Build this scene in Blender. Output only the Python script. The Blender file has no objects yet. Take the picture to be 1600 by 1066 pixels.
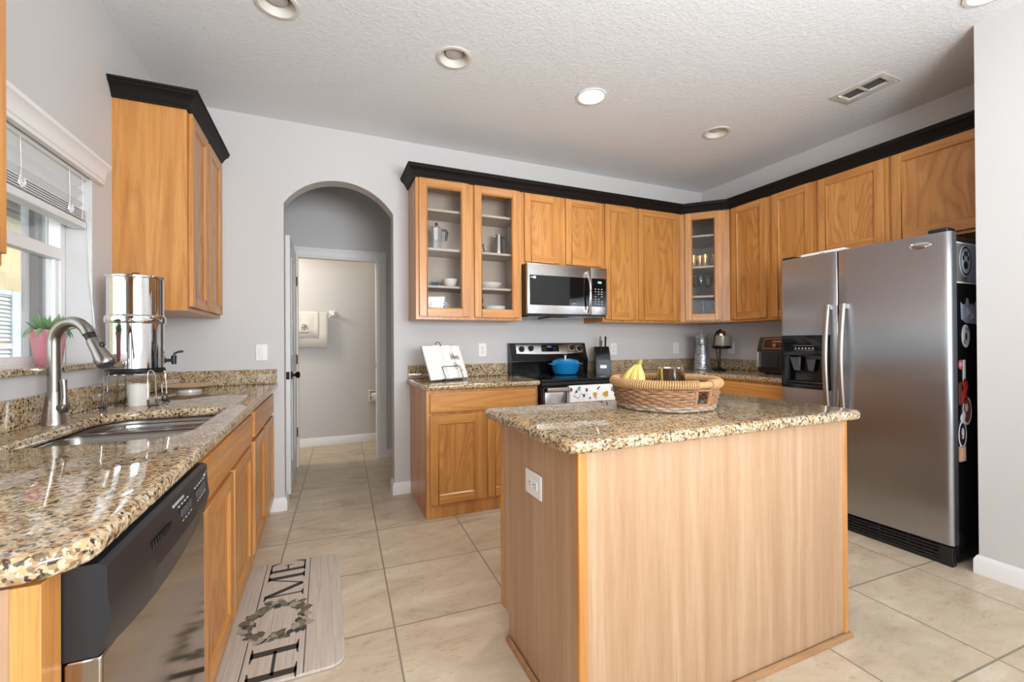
import bpy, bmesh, math, random
from math import pi, sin, cos, radians as R, sqrt
from mathutils import Vector, Matrix, Euler
random.seed(7)
SC = bpy.context.scene
COL = SC.collection

# ------------------------------------------------------------------ camera, world, daylight, exposure
F_PX, YAW, PITCH, ROLL, CAM_Z = 680.8, -.4061, .0035, -.0062, 1.1949
cam_d = bpy.data.cameras.new('camera'); cam = bpy.data.objects.new('camera', cam_d); COL.objects.link(cam)
cam_d.sensor_width = 36.0; cam_d.lens = 36.0 * F_PX / 1600.0; cam_d.clip_start = .02; cam_d.clip_end = 200
_f = Vector((-sin(YAW) * cos(PITCH), cos(YAW) * cos(PITCH), sin(PITCH)))
_r0 = Vector((cos(YAW), sin(YAW), 0)); _u0 = _r0.cross(_f)
_r = cos(ROLL) * _r0 + sin(ROLL) * _u0; _u = -sin(ROLL) * _r0 + cos(ROLL) * _u0
_m = Matrix((( _r.x, _u.x, -_f.x), (_r.y, _u.y, -_f.y), (_r.z, _u.z, -_f.z))).to_4x4()
_m.translation = Vector((0, 0, CAM_Z)); cam.matrix_world = _m
SC.camera = cam

w = bpy.data.worlds.new('sky'); SC.world = w; w.use_nodes = True
bg = w.node_tree.nodes['Background']; bg.inputs[0].default_value = (.80, .90, 1.0, 1); bg.inputs[1].default_value = 2.3

def area(name, loc, rot, sx, sy, power, color=(1, 1, 1), shape='RECTANGLE'):
    d = bpy.data.lights.new(name, 'AREA'); d.shape = shape; d.size = sx; d.size_y = sy; d.energy = power; d.color = color
    o = bpy.data.objects.new(name, d); o.location = loc; o.rotation_euler = rot; COL.objects.link(o); return o
# daylight entering through the patio door of the living room behind the camera
area('daylight_patio_door', (1.3, -4.62, 1.15), (R(-90), 0, pi), 3.4, 2.15, 44, (.86, .93, 1.0))
area('added_side_fill', (-1.02, -2.2, 1.3), (0, R(-90), 0), 1.7, 2.6, 26, (.86, .93, 1.0))  # extra fill in an unseen wall opening, added for soft side light
# added fill light without a lamp body, unseen behind the camera, washing the ceiling
area('added_ceiling_fill', (1.1, -1.2, 1.6), (pi - R(46), 0, R(24)), 1.6, 1.2, 126, (.90, .95, 1.0))
sun_d = bpy.data.lights.new('sun', 'SUN'); sun_d.energy = 2.6; sun_d.angle = R(1); sun_d.color = (1, .95, .86)
sun = bpy.data.objects.new('sun', sun_d); sun.rotation_euler = (R(-12), R(38), 0); COL.objects.link(sun)
SC.view_settings.view_transform = 'Standard'; SC.view_settings.look = 'None'
SC.view_settings.exposure = 0.28; SC.view_settings.gamma = 1.0; SC.view_settings.use_curve_mapping = False

# ------------------------------------------------------------------ measures
XL, YB, XR, ZC = -.963, 3.532, 3.774, 2.81
CT, UB, UT = .914, 1.372, 2.44
YU = YB - .305; XU = XR - .305; LU = XL + .305

# ------------------------------------------------------------------ materials
def lin(c):
    return tuple((x / 12.92 if x <= .04045 else ((x + .055) / 1.055) ** 2.4) for x in (v / 255. for v in c)) + (1,)
MATS = {}
def newmat(name):
    m = bpy.data.materials.new(name); m.use_nodes = True; MATS[name] = m
    nt = m.node_tree; return m, nt, nt.nodes['Principled BSDF'], nt.nodes, nt.links
def plain(name, rgb, rough=.5, metal=0., bump=0., bscale=200., coat=0., spec=.5, var=.0, vscale=6.):
    m, nt, b, N, L = newmat(name)
    b.inputs['Base Color'].default_value = lin(rgb); b.inputs['Roughness'].default_value = rough
    b.inputs['Metallic'].default_value = metal; b.inputs['Coat Weight'].default_value = coat
    b.inputs['Coat Roughness'].default_value = .05; b.inputs['Specular IOR Level'].default_value = spec
    tc = N.new('ShaderNodeTexCoord')
    if bump:
        n = N.new('ShaderNodeTexNoise'); n.inputs['Scale'].default_value = bscale; n.inputs['Detail'].default_value = 3
        bp = N.new('ShaderNodeBump'); bp.inputs['Strength'].default_value = bump; bp.inputs['Distance'].default_value = .002
        L.new(tc.outputs['Object'], n.inputs['Vector']); L.new(n.outputs['Fac'], bp.inputs['Height']); L.new(bp.outputs[0], b.inputs['Normal'])
    if var:
        n = N.new('ShaderNodeTexNoise'); n.inputs['Scale'].default_value = vscale; n.inputs['Detail'].default_value = 4
        mx = N.new('ShaderNodeMix'); mx.data_type = 'RGBA'
        c = lin(rgb); mx.inputs[6].default_value = tuple(min(1, v * (1 - var)) for v in c[:3]) + (1,); mx.inputs[7].default_value = tuple(min(1, v * (1 + var)) for v in c[:3]) + (1,)
        L.new(tc.outputs['Object'], n.inputs['Vector']); L.new(n.outputs['Fac'], mx.inputs[0]); L.new(mx.outputs[2], b.inputs['Base Color'])
    return m
def ramp(N, stops, interp='LINEAR'):
    r = N.new('ShaderNodeValToRGB'); r.color_ramp.interpolation = interp
    e = r.color_ramp.elements
    while len(e) < len(stops): e.new(.5)
    for i, (p, c) in enumerate(stops): e[i].position = p; e[i].color = c
    return r
def math_node(N, op, a=None, b=None):
    n = N.new('ShaderNodeMath'); n.operation = op
    if a is not None: n.inputs[0].default_value = a
    if b is not None: n.inputs[1].default_value = b
    return n
def oak(name, axis, mid, dark, light, rough=.38, rings=30., ring_amt=.3, along=.5, across=6.5):
    """Flat-sawn oak: contour lines of a noise stretched along the grain, plus fine pores."""
    m, nt, b, N, L = newmat(name)
    tc = N.new('ShaderNodeTexCoord'); oi = N.new('ShaderNodeObjectInfo')
    mul = N.new('ShaderNodeVectorMath'); mul.operation = 'SCALE'; mul.inputs[0].default_value = (7.3, 11.1, 5.7)
    L.new(oi.outputs['Random'], mul.inputs['Scale'])
    add = N.new('ShaderNodeVectorMath'); add.operation = 'ADD'
    L.new(tc.outputs['Object'], add.inputs[0]); L.new(mul.outputs[0], add.inputs[1])
    def mp(along, across):
        k = N.new('ShaderNodeMapping'); s = [across] * 3; s['xyz'.index(axis)] = along
        k.inputs['Scale'].default_value = s; L.new(add.outputs[0], k.inputs['Vector']); return k
    a = mp(along, across)
    n1 = N.new('ShaderNodeTexNoise'); n1.inputs['Scale'].default_value = 1.0; n1.inputs['Detail'].default_value = 1.5; n1.inputs['Roughness'].default_value = .45
    L.new(a.outputs[0], n1.inputs['Vector'])
    k = math_node(N, 'MULTIPLY', b=rings * 6.283 / 3.); L.new(n1.outputs['Fac'], k.inputs[0])
    sn = math_node(N, 'SINE'); L.new(k.outputs[0], sn.inputs[0])
    sn2 = math_node(N, 'MULTIPLY_ADD', b=.5); sn2.inputs[2].default_value = .5; L.new(sn.outputs[0], sn2.inputs[0])
    pw = math_node(N, 'POWER', b=2.2); L.new(sn2.outputs[0], pw.inputs[0])
    f = mp(9., 420.)
    n2 = N.new('ShaderNodeTexNoise'); n2.inputs['Scale'].default_value = 1.0; n2.inputs['Detail'].default_value = 2
    L.new(f.outputs[0], n2.inputs['Vector'])
    g = mp(1.1, 26.)
    n3 = N.new('ShaderNodeTexNoise'); n3.inputs['Scale'].default_value = 1.0; n3.inputs['Detail'].default_value = 3
    L.new(g.outputs[0], n3.inputs['Vector'])
    r = ramp(N, [(.3, lin(light)), (.55, lin(mid)), (.8, lin(tuple(.6 * x + .4 * y for x, y in zip(mid, dark))))]); L.new(n3.outputs['Fac'], r.inputs[0])
    mx = N.new('ShaderNodeMix'); mx.data_type = 'RGBA'; mx.inputs[7].default_value = lin(dark)
    q = math_node(N, 'MULTIPLY', b=ring_amt); L.new(pw.outputs[0], q.inputs[0]); L.new(q.outputs[0], mx.inputs[0]); L.new(r.outputs[0], mx.inputs[6])
    mx2 = N.new('ShaderNodeMix'); mx2.data_type = 'RGBA'; mx2.inputs[7].default_value = lin(dark)
    pr = ramp(N, [(.52, (0, 0, 0, 1)), (.75, (.5, .5, .5, 1))]); L.new(n2.outputs['Fac'], pr.inputs[0])
    L.new(pr.outputs[0], mx2.inputs[0]); L.new(mx.outputs[2], mx2.inputs[6])
    L.new(mx2.outputs[2], b.inputs['Base Color'])
    b.inputs['Roughness'].default_value = rough; b.inputs['Coat Weight'].default_value = .25; b.inputs['Coat Roughness'].default_value = .22
    bp = N.new('ShaderNodeBump'); bp.inputs['Strength'].default_value = .08; bp.inputs['Distance'].default_value = .001
    L.new(n2.outputs['Fac'], bp.inputs['Height']); L.new(bp.outputs[0], b.inputs['Normal'])
    return m
HON = dict(mid=(197, 135, 68), dark=(150, 90, 42), light=(208, 150, 84))
OAK_Z = oak('oak_vertical_grain', 'z', **HON); OAK_X = oak('oak_cross_grain', 'x', **HON); OAK_Y = oak('oak_depth_grain', 'y', **HON)
PALE = dict(mid=(178, 142, 109), dark=(146, 107, 76), light=(188, 156, 125))
CATH = oak('oak_cathedral_panel', 'z', along=1.0, across=5.2, rings=46, ring_amt=.42, **HON)
PALE_Z = oak('pale_oak_vertical_grain', 'z', rough=.5, rings=22, ring_amt=.16, along=.22, across=8., **PALE)
def granite():
    m, nt, b, N, L = newmat('speckled_granite')
    tc = N.new('ShaderNodeTexCoord')
    nd = N.new('ShaderNodeTexNoise'); nd.inputs['Scale'].default_value = 60; nd.inputs['Detail'].default_value = 2
    L.new(tc.outputs['Object'], nd.inputs['Vector'])
    ad = N.new('ShaderNodeVectorMath'); ad.operation = 'SCALE'; ad.inputs['Scale'].default_value = .012; L.new(nd.outputs['Color'], ad.inputs[0])
    a2 = N.new('ShaderNodeVectorMath'); a2.operation = 'ADD'; L.new(tc.outputs['Object'], a2.inputs[0]); L.new(ad.outputs[0], a2.inputs[1])
    v = N.new('ShaderNodeTexVoronoi'); v.inputs['Scale'].default_value = 165; L.new(a2.outputs[0], v.inputs['Vector'])
    sx = N.new('ShaderNodeSeparateColor'); L.new(v.outputs['Color'], sx.inputs[0])
    c = lin
    r = ramp(N, [(0., c((192, 164, 124))), (.25, c((170, 140, 100))), (.44, c((210, 196, 168))), (.60, c((142, 112, 80))), (.72, c((172, 164, 150))), (.82, c((92, 76, 62))), (.91, c((46, 41, 39)))], 'CONSTANT')
    L.new(sx.outputs[0], r.inputs[0])
    n = N.new('ShaderNodeTexNoise'); n.inputs['Scale'].default_value = 16; n.inputs['Detail'].default_value = 4; L.new(tc.outputs['Object'], n.inputs['Vector'])
    rr = ramp(N, [(.35, c((214, 200, 174))), (.5, c((182, 152, 110))), (.66, c((152, 122, 92)))]); L.new(n.outputs['Fac'], rr.inputs[0])
    mx = N.new('ShaderNodeMix'); mx.data_type = 'RGBA'; mx.inputs[0].default_value = .3; L.new(r.outputs[0], mx.inputs[6]); L.new(rr.outputs[0], mx.inputs[7])
    v2 = N.new('ShaderNodeTexNoise'); v2.inputs['Scale'].default_value = 95; v2.inputs['Detail'].default_value = 2; L.new(tc.outputs['Object'], v2.inputs['Vector'])
    r2 = ramp(N, [(.575, (0, 0, 0, 1)), (.63, (1, 1, 1, 1))]); L.new(v2.outputs['Fac'], r2.inputs[0])
    mx2 = N.new('ShaderNodeMix'); mx2.data_type = 'RGBA'; mx2.inputs[7].default_value = c((58, 48, 42)); L.new(r2.outputs[0], mx2.inputs[0]); L.new(mx.outputs[2], mx2.inputs[6])
    L.new(mx2.outputs[2], b.inputs['Base Color']); b.inputs['Roughness'].default_value = .045; b.inputs['Specular IOR Level'].default_value = .55
    return m
GRAN = granite()
def tiles():
    m, nt, b, N, L = newmat('beige_stone_tile')
    tc = N.new('ShaderNodeTexCoord')
    mp = N.new('ShaderNodeMapping'); mp.vector_type = 'POINT'; mp.inputs['Rotation'].default_value = (0, 0, .037); mp.inputs['Location'].default_value = (-.195 + .5195 * 8, -.87 + .512 * 12, 0)
    L.new(tc.outputs['Object'], mp.inputs['Vector'])
    br = N.new('ShaderNodeTexBrick'); br.offset = 0; br.squash = 1; br.inputs['Scale'].default_value = 1; br.inputs['Brick Width'].default_value = .5195; br.inputs['Row Height'].default_value = .512
    br.inputs['Mortar Size'].default_value = .0042; br.inputs['Mortar Smooth'].default_value = .2; br.inputs['Bias'].default_value = 0
    br.inputs['Color1'].default_value = (0, 0, 0, 1); br.inputs['Color2'].default_value = (1, 1, 1, 1)
    L.new(mp.outputs[0], br.inputs['Vector'])
    sc = N.new('ShaderNodeVectorMath'); sc.operation = 'SCALE'; sc.inputs['Scale'].default_value = 3.0; L.new(br.outputs['Color'], sc.inputs[0])
    ad = N.new('ShaderNodeVectorMath'); ad.operation = 'ADD'; L.new(tc.outputs['Object'], ad.inputs[0]); L.new(sc.outputs[0], ad.inputs[1])
    k = N.new('ShaderNodeMapping'); k.inputs['Scale'].default_value = (1.0, 2.1, 1); L.new(ad.outputs[0], k.inputs['Vector'])
    n = N.new('ShaderNodeTexNoise'); n.inputs['Scale'].default_value = 3.2; n.inputs['Detail'].default_value = 9; n.inputs['Roughness'].default_value = .68; n.inputs['Distortion'].default_value = .6
    L.new(k.outputs[0], n.inputs['Vector'])
    c = lin
    r = ramp(N, [(.30, c((162, 142, 117))), (.43, c((193, 175, 150))), (.58, c((204, 188, 164))), (.72, c((216, 204, 184)))]); L.new(n.outputs['Fac'], r.inputs[0])
    n2 = N.new('ShaderNodeTexNoise'); n2.inputs['Scale'].default_value = 22; n2.inputs['Detail'].default_value = 5; n2.inputs['Roughness'].default_value = .7; L.new(k.outputs[0], n2.inputs['Vector'])
    r2 = ramp(N, [(.28, (.62, .56, .50, 1)), (.42, (1, 1, 1, 1))]); L.new(n2.outputs['Fac'], r2.inputs[0])
    mm = N.new('ShaderNodeMix'); mm.data_type = 'RGBA'; mm.blend_type = 'MULTIPLY'; mm.inputs[0].default_value = .8; L.new(r.outputs[0], mm.inputs[6]); L.new(r2.outputs[0], mm.inputs[7])
    mx = N.new('ShaderNodeMix'); mx.data_type = 'RGBA'; mx.inputs[7].default_value = c((142, 130, 114)); L.new(br.outputs['Fac'], mx.inputs[0]); L.new(mm.outputs[2], mx.inputs[6])
    L.new(mx.outputs[2], b.inputs['Base Color']); b.inputs['Roughness'].default_value = .36
    bp = N.new('ShaderNodeBump'); bp.inputs['Strength'].default_value = .35; bp.inputs['Distance'].default_value = .003; bp.invert = True
    L.new(br.outputs['Fac'], bp.inputs['Height']); L.new(bp.outputs[0], b.inputs['Normal'])
    return m
TILE = tiles()
def brushed(name, rgb, rough=.3, aniso=.75, rot=0., tangent_axis='Z', streak=900., axis='z'):
    m, nt, b, N, L = newmat(name)
    b.inputs['Metallic'].default_value = 1; b.inputs['Roughness'].default_value = rough; b.inputs['Anisotropic'].default_value = aniso; b.inputs['Anisotropic Rotation'].default_value = rot
    t = N.new('ShaderNodeTangent'); t.direction_type = 'RADIAL'; t.axis = tangent_axis; L.new(t.outputs[0], b.inputs['Tangent'])
    tc = N.new('ShaderNodeTexCoord'); k = N.new('ShaderNodeMapping'); s = [streak] * 3; s['xyz'.index(axis)] = 4.
    k.inputs['Scale'].default_value = s; L.new(tc.outputs['Object'], k.inputs['Vector'])
    n = N.new('ShaderNodeTexNoise'); n.inputs['Scale'].default_value = 1; n.inputs['Detail'].default_value = 2; L.new(k.outputs[0], n.inputs['Vector'])
    a = tuple(v * .93 for v in lin(rgb)[:3]) + (1,); c2 = tuple(min(1, v * 1.05) for v in lin(rgb)[:3]) + (1,)
    r = ramp(N, [(.3, a), (.7, c2)]); L.new(n.outputs['Fac'], r.inputs[0]); L.new(r.outputs[0], b.inputs['Base Color'])
    return m
STEEL_DW = brushed('dishwasher_steel', (172, 160, 150), .09, .3, 0., 'Z')
STEEL = brushed('brushed_stainless_steel', (170, 172, 177), .25, .93, 0., 'Z')
STEEL_H = brushed('brushed_steel_satin', (196, 192, 188), .26, .3, 0., 'Z', 600., 'x')
NICKEL = brushed('brushed_nickel', (158, 152, 145), .3, .0, 0., 'Z', 500., 'z')
CHROME = plain('polished_steel', (222, 222, 222), .045, 1.)
SATIN = plain('satin_aluminium', (172, 166, 159), .3, 1.)
GALV = None
def galvanised():
    m, nt, b, N, L = newmat('galvanised_metal'); tc = N.new('ShaderNodeTexCoord')
    v = N.new('ShaderNodeTexVoronoi'); v.inputs['Scale'].default_value = 70; L.new(tc.outputs['Object'], v.inputs['Vector'])
    s = N.new('ShaderNodeSeparateColor'); L.new(v.outputs['Color'], s.inputs[0])
    r = ramp(N, [(0, lin((126, 128, 130))), (.6, lin((166, 168, 168))), (1, lin((206, 208, 208)))]); L.new(s.outputs[0], r.inputs[0]); L.new(r.outputs[0], b.inputs['Base Color'])
    b.inputs['Metallic'].default_value = .8; b.inputs['Roughness'].default_value = .4; return m
GALV = galvanised()
WALL = plain('warm_grey_wall_paint', (204, 201, 199), .75, bump=.12, bscale=130)
def ceiling_mat():
    m, nt, b, N, L = newmat('textured_ceiling_paint'); b.inputs['Base Color'].default_value = lin((228, 230, 232)); b.inputs['Roughness'].default_value = .9
    tc = N.new('ShaderNodeTexCoord'); n = N.new('ShaderNodeTexNoise'); n.inputs['Scale'].default_value = 55; n.inputs['Detail'].default_value = 4; n.inputs['Roughness'].default_value = .6
    L.new(tc.outputs['Object'], n.inputs['Vector']); r = ramp(N, [(.42, (0, 0, 0, 1)), (.62, (1, 1, 1, 1))]); L.new(n.outputs['Fac'], r.inputs[0])
    bp = N.new('ShaderNodeBump'); bp.inputs['Strength'].default_value = .3; bp.inputs['Distance'].default_value = .004; L.new(r.outputs[0], bp.inputs['Height']); L.new(bp.outputs[0], b.inputs['Normal']); return m
CEIL = ceiling_mat()
WHITE = plain('white_trim_paint', (232, 230, 228), .4)
PLASTIC_W = plain('white_plastic', (236, 235, 233), .35)
BLACKG = plain('gloss_black', (14, 14, 15), .1, spec=.5)
BLACKP = plain('black_plastic', (22, 22, 24), .4)
DW_BLACK = plain('soft_black_panel', (30, 31, 34), .35, bump=.05, bscale=900)
DARKGLASS = plain('dark_glass', (10, 10, 11), .04, spec=.6)
CROWN = plain('espresso_paint', (22, 17, 15), .55, spec=.25)
ORB = plain('oil_rubbed_bronze', (38, 30, 26), .35, .8)
MELA = plain('melamine_interior', (176, 158, 140), .5)
HOLE_SHADE = plain('painted_recess_shade', (16, 15, 14), .8)  # near-black colour stands in for the shade inside openings
GREYP = plain('grey_plastic', (70, 70, 72), .4)
def thin_glass(name, tint=(1, 1, 1), refl=.9):
    m, nt, b, N, L = newmat(name); N.remove(b)
    out = N['Material Output']; t = N.new('ShaderNodeBsdfTransparent'); t.inputs[0].default_value = tint + (1,)
    g = N.new('ShaderNodeBsdfGlossy'); g.inputs['Roughness'].default_value = .01
    fr = N.new('ShaderNodeFresnel'); fr.inputs['IOR'].default_value = 1.45
    k = math_node(N, 'MULTIPLY', b=refl); L.new(fr.outputs[0], k.inputs[0])
    mx = N.new('ShaderNodeMixShader'); L.new(k.outputs[0], mx.inputs[0]); L.new(t.outputs[0], mx.inputs[1]); L.new(g.outputs[0], mx.inputs[2]); L.new(mx.outputs[0], out.inputs[0])
    return m
PANE = thin_glass('clear_pane', (1, 1, 1), .5); WARE = thin_glass('clear_glassware', (.93, .95, .95), 1.4)
def emit(name, rgb, s):
    m, nt, b, N, L = newmat(name); b.inputs['Base Color'].default_value = lin(rgb); b.inputs['Emission Color'].default_value = lin(rgb); b.inputs['Emission Strength'].default_value = s; return m

# ------------------------------------------------------------------ mesh building
class MB:
    def __init__(s): s.v = []; s.f = []; s.mi = []; s.cur = 0; s.T = None
    def mat(s, i): s.cur = i; return s
    def add(s, vs, fs):
        n = len(s.v)
        s.v += [tuple(s.T @ Vector(p)) if s.T is not None else tuple(p) for p in vs]
        s.f += [tuple(n + i for i in f) for f in fs]; s.mi += [s.cur] * len(fs); return s
    def box(s, x0, y0, z0, x1, y1, z1):
        x0, x1 = min(x0, x1), max(x0, x1); y0, y1 = min(y0, y1), max(y0, y1); z0, z1 = min(z0, z1), max(z0, z1)
        return s.add([(x0, y0, z0), (x1, y0, z0), (x1, y1, z0), (x0, y1, z0), (x0, y0, z1), (x1, y0, z1), (x1, y1, z1), (x0, y1, z1)],
                     [(0, 3, 2, 1), (4, 5, 6, 7), (0, 1, 5, 4), (1, 2, 6, 5), (2, 3, 7, 6), (3, 0, 4, 7)])
    def lathe(s, prof, c=(0, 0, 0), seg=40, axis='z', cap=True, a0=0., a1=2 * pi, sx=1., sy=1.):
        full = abs(a1 - a0 - 2 * pi) < 1e-6; n = seg if full else seg + 1; vs = []; fs = []
        for r, h in prof:
            for i in range(n):
                t = a0 + (a1 - a0) * i / seg; p = (r * cos(t) * sx, r * sin(t) * sy, h)
                if axis == 'x': p = (p[2], p[0], p[1])
                if axis == 'y': p = (p[1], p[2], p[0])
                vs.append((p[0] + c[0], p[1] + c[1], p[2] + c[2]))
        for k in range(len(prof) - 1):
            for i in range(seg):
                j = (i + 1) % n; fs.append((k * n + i, k * n + j, (k + 1) * n + j, (k + 1) * n + i))
        if cap and full:
            if prof[0][0] > 1e-6: fs.append(tuple(range(n - 1, -1, -1)))
            if prof[-1][0] > 1e-6: fs.append(tuple((len(prof) - 1) * n + i for i in range(n)))
        return s.add(vs, fs)
    def cyl(s, c, r, h, axis='z', seg=28, r2=None): return s.lathe([(r, 0), (r if r2 is None else r2, h)], c, seg, axis)
    def ball(s, c, r, seg=16, sx=1, sy=1, sz=1):
        k = max(6, seg // 2); prof = [(max(1e-5, r * sin(pi * i / k)), -r * sz * cos(pi * i / k)) for i in range(k + 1)]
        return s.lathe(prof, c, seg, 'z', True, sx=sx, sy=sy)
    def tube(s, pts, r, seg=10, closed=False, flat=None):
        P = [Vector(p) for p in pts]; n = len(P); vs = []; fs = []; prev = None
        rs = r if isinstance(r, (list, tuple)) else [r] * n
        for i, p in enumerate(P):
            if closed: t = (P[(i + 1) % n] - P[i - 1])
            else: t = P[min(i + 1, n - 1)] - P[max(i - 1, 0)]
            t.normalize()
            if prev is None:
                a = Vector((0, 0, 1)) if abs(t.z) < .9 else Vector((1, 0, 0)); u = t.cross(a).normalized()
            else:
                u = prev - t * prev.dot(t); u = u.normalized() if u.length > 1e-6 else t.orthogonal().normalized()
            prev = u; v = t.cross(u)
            for k in range(seg):
                a = 2 * pi * k / seg; vs.append(p + rs[i] * (cos(a) * u + sin(a) * v * (flat or 1.)))
        for i in range(n if closed else n - 1):
            j = (i + 1) % n
            for k in range(seg):
                l = (k + 1) % seg; fs.append((i * seg + k, i * seg + l, j * seg + l, j * seg + k))
        if not closed: fs.append(tuple(range(seg - 1, -1, -1))); fs.append(tuple((n - 1) * seg + k for k in range(seg)))
        return s.add(vs, fs)
    def prism(s, poly, a, b, axis='z'):
        """poly in the other two axes (cyclic order), extruded from a to b along axis"""
        def P(p, h): return {'z': (p[0], p[1], h), 'y': (p[0], h, p[1]), 'x': (h, p[0], p[1])}[axis]
        n = len(poly); vs = [P(p, a) for p in poly] + [P(p, b) for p in poly]
        fs = [tuple(range(n - 1, -1, -1)), tuple(range(n, 2 * n))] + [(i, (i + 1) % n, n + (i + 1) % n, n + i) for i in range(n)]
        return s.add(vs, fs)
    def sweep(s, path, prof, closed=False):
        """profile (out, z) swept along a horizontal polyline; out = to the right-hand side of travel"""
        P = [Vector((p[0], p[1])) for p in path]; n = len(P); rows = []
        for i in range(n):
            d0 = (P[i] - P[i - 1]).normalized() if (i > 0 or closed) else None
            d1 = (P[(i + 1) % n] - P[i]).normalized() if (i < n - 1 or closed) else None
            d0 = d0 or d1; d1 = d1 or d0
            n0 = Vector((d0.y, -d0.x)); n1 = Vector((d1.y, -d1.x)); mt = (n0 + n1); mt = mt / max(1e-6, mt.dot(n0))
            rows.append([(P[i].x + mt.x * o, P[i].y + mt.y * o, z) for o, z in prof])
        k = len(prof); vs = [p for r in rows for p in r]; fs = []
        for i in range(n if closed else n - 1):
            j = (i + 1) % n
            for a in range(k): b = (a + 1) % k; fs.append((i * k + a, j * k + a, j * k + b, i * k + b))
        if not closed: fs.append(tuple(range(k))); fs.append(tuple((n - 1) * k + a for a in range(k - 1, -1, -1)))
        return s.add(vs, fs)
    def grid(s, rows, closed_u=False):
        m = len(rows[0]); vs = [p for r in rows for p in r]; fs = []
        for i in range(len(rows) - 1):
            for j in range(m if closed_u else m - 1):
                k = (j + 1) % m; fs.append((i * m + j, i * m + k, (i + 1) * m + k, (i + 1) * m + j))
        return s.add(vs, fs)
    def merge(s, o, T=None):
        t = s.T; s.T = T
        n0 = len(s.f); s.add(o.v, o.f); s.mi[n0:] = list(o.mi); s.T = t; return s
def rrect(x0, y0, x1, y1, r, seg=8):
    """rounded rectangle, r = one radius or (r at x0y0, x1y0, x1y1, x0y1)"""
    rs = r if isinstance(r, (tuple, list)) else (r,) * 4; out = []
    for (cx, cy, sx, sy, a0), q in zip(((x0, y0, 1, 1, pi), (x1, y0, -1, 1, 1.5 * pi), (x1, y1, -1, -1, 0), (x0, y1, 1, -1, .5 * pi)), rs):
        if q < 1e-5: out.append((cx, cy)); continue
        for i in range(seg + 1):
            a = a0 + .5 * pi * i / seg; out.append((cx + sx * q + q * cos(a), cy + sy * q + q * sin(a)))
    return out
def filled(polys, th, bevel=0., res=3):
    """flat slab from an outline with holes; returns an MB in the XY plane, z 0..th"""
    cu = bpy.data.curves.new('outline', 'CURVE'); cu.dimensions = '2D'; cu.fill_mode = 'BOTH'
    for p in polys:
        sp = cu.splines.new('POLY'); sp.points.add(len(p) - 1); sp.use_cyclic_u = True
        for i, q in enumerate(p): sp.points[i].co = (q[0], q[1], 0, 1)
    cu.extrude = th / 2 - bevel; cu.bevel_depth = bevel; cu.bevel_resolution = res; cu.offset = -bevel
    o = bpy.data.objects.new('outline', cu); COL.objects.link(o)
    dg = bpy.context.evaluated_depsgraph_get(); me = o.evaluated_get(dg).to_mesh()
    mb = MB(); mb.add([(v.co.x, v.co.y, v.co.z + th / 2) for v in me.vertices], [tuple(p.vertices) for p in me.polygons])
    o.evaluated_get(dg).to_mesh_clear(); bpy.data.objects.remove(o); bpy.data.curves.remove(cu)
    return mb
def lettering(txt, size, th=.0006):
    cu = bpy.data.curves.new('writing', 'FONT'); cu.body = txt; cu.size = size; cu.extrude = th / 2; cu.align_x = 'CENTER'; cu.align_y = 'CENTER'; cu.resolution_u = 2
    o = bpy.data.objects.new('writing', cu); COL.objects.link(o); dg = bpy.context.evaluated_depsgraph_get(); me = o.evaluated_get(dg).to_mesh()
    mb = MB(); mb.add([tuple(v.co) for v in me.vertices], [tuple(p.vertices) for p in me.polygons])
    o.evaluated_get(dg).to_mesh_clear(); bpy.data.objects.remove(o); bpy.data.curves.remove(cu); return mb

OFF = {}
def build(name, mb, mats, off=None, smooth=True, bevel=0., seg=2, angle=35):
    mats = mats if isinstance(mats, (list, tuple)) else [mats]
    off = off or Vector((0, 0, 0))
    me = bpy.data.meshes.new(name); me.from_pydata([tuple(Vector(p) - off) for p in mb.v], [], mb.f); 
    for m in mats: me.materials.append(m)
    me.polygons.foreach_set('material_index', mb.mi)
    me.update(); bm = bmesh.new(); bm.from_mesh(me); bmesh.ops.remove_doubles(bm, verts=bm.verts, dist=1e-6); bmesh.ops.recalc_face_normals(bm, faces=bm.faces); bm.to_mesh(me); bm.free()
    if smooth:
        me.polygons.foreach_set('use_smooth', [True] * len(me.polygons)); me.set_sharp_from_angle(angle=R(angle))
    o = bpy.data.objects.new(name, me); COL.objects.link(o)
    if bevel:
        b = o.modifiers.new('soft_edges', 'BEVEL'); b.width = bevel; b.segments = seg; b.limit_method = 'ANGLE'; b.angle_limit = R(40); b.use_clamp_overlap = True
    return o
def tag(o, label, cat, group=None, kind=None):
    o['label'] = label; o['category'] = cat
    if group: o['group'] = group
    if kind: o['kind'] = kind
    return o
def thing(name, label, cat, loc=(0, 0, 0), rz=0., group=None, kind=None, local=False):
    """Empty at the thing's base; parts are given in world coordinates unless local=True"""
    o = bpy.data.objects.new(name, None); COL.objects.link(o); o.empty_display_size = .05
    o.location = loc; o.rotation_euler = (0, 0, rz); tag(o, label, cat, group, kind)
    OFF[o] = Vector((0, 0, 0)) if local else Vector(loc); return o
def part(name, mb, mats, parent, label=None, **kw):
    o = build(name, mb, mats, OFF[parent], **kw); o.parent = parent; OFF[o] = OFF[parent]
    if label: o['label'] = label
    return o
def solo(name, mb, mats, label, cat, group=None, kind=None, loc=None, **kw):
    o = build(name, mb, mats, Vector(loc) if loc else None, **kw)
    if loc: o.location = loc
    OFF[o] = Vector(loc) if loc else Vector((0, 0, 0)); return tag(o, label, cat, group, kind)
def struct(name, mb, mats, parent=None, label=None, **kw):
    if parent is not None: return part(name, mb, mats, parent, label, **kw)
    o = build(name, mb, mats, None, **kw); o['kind'] = 'structure'; OFF[o] = Vector((0, 0, 0))
    if label: o['label'] = label; o['category'] = name.split('_')[0]
    return o
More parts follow.
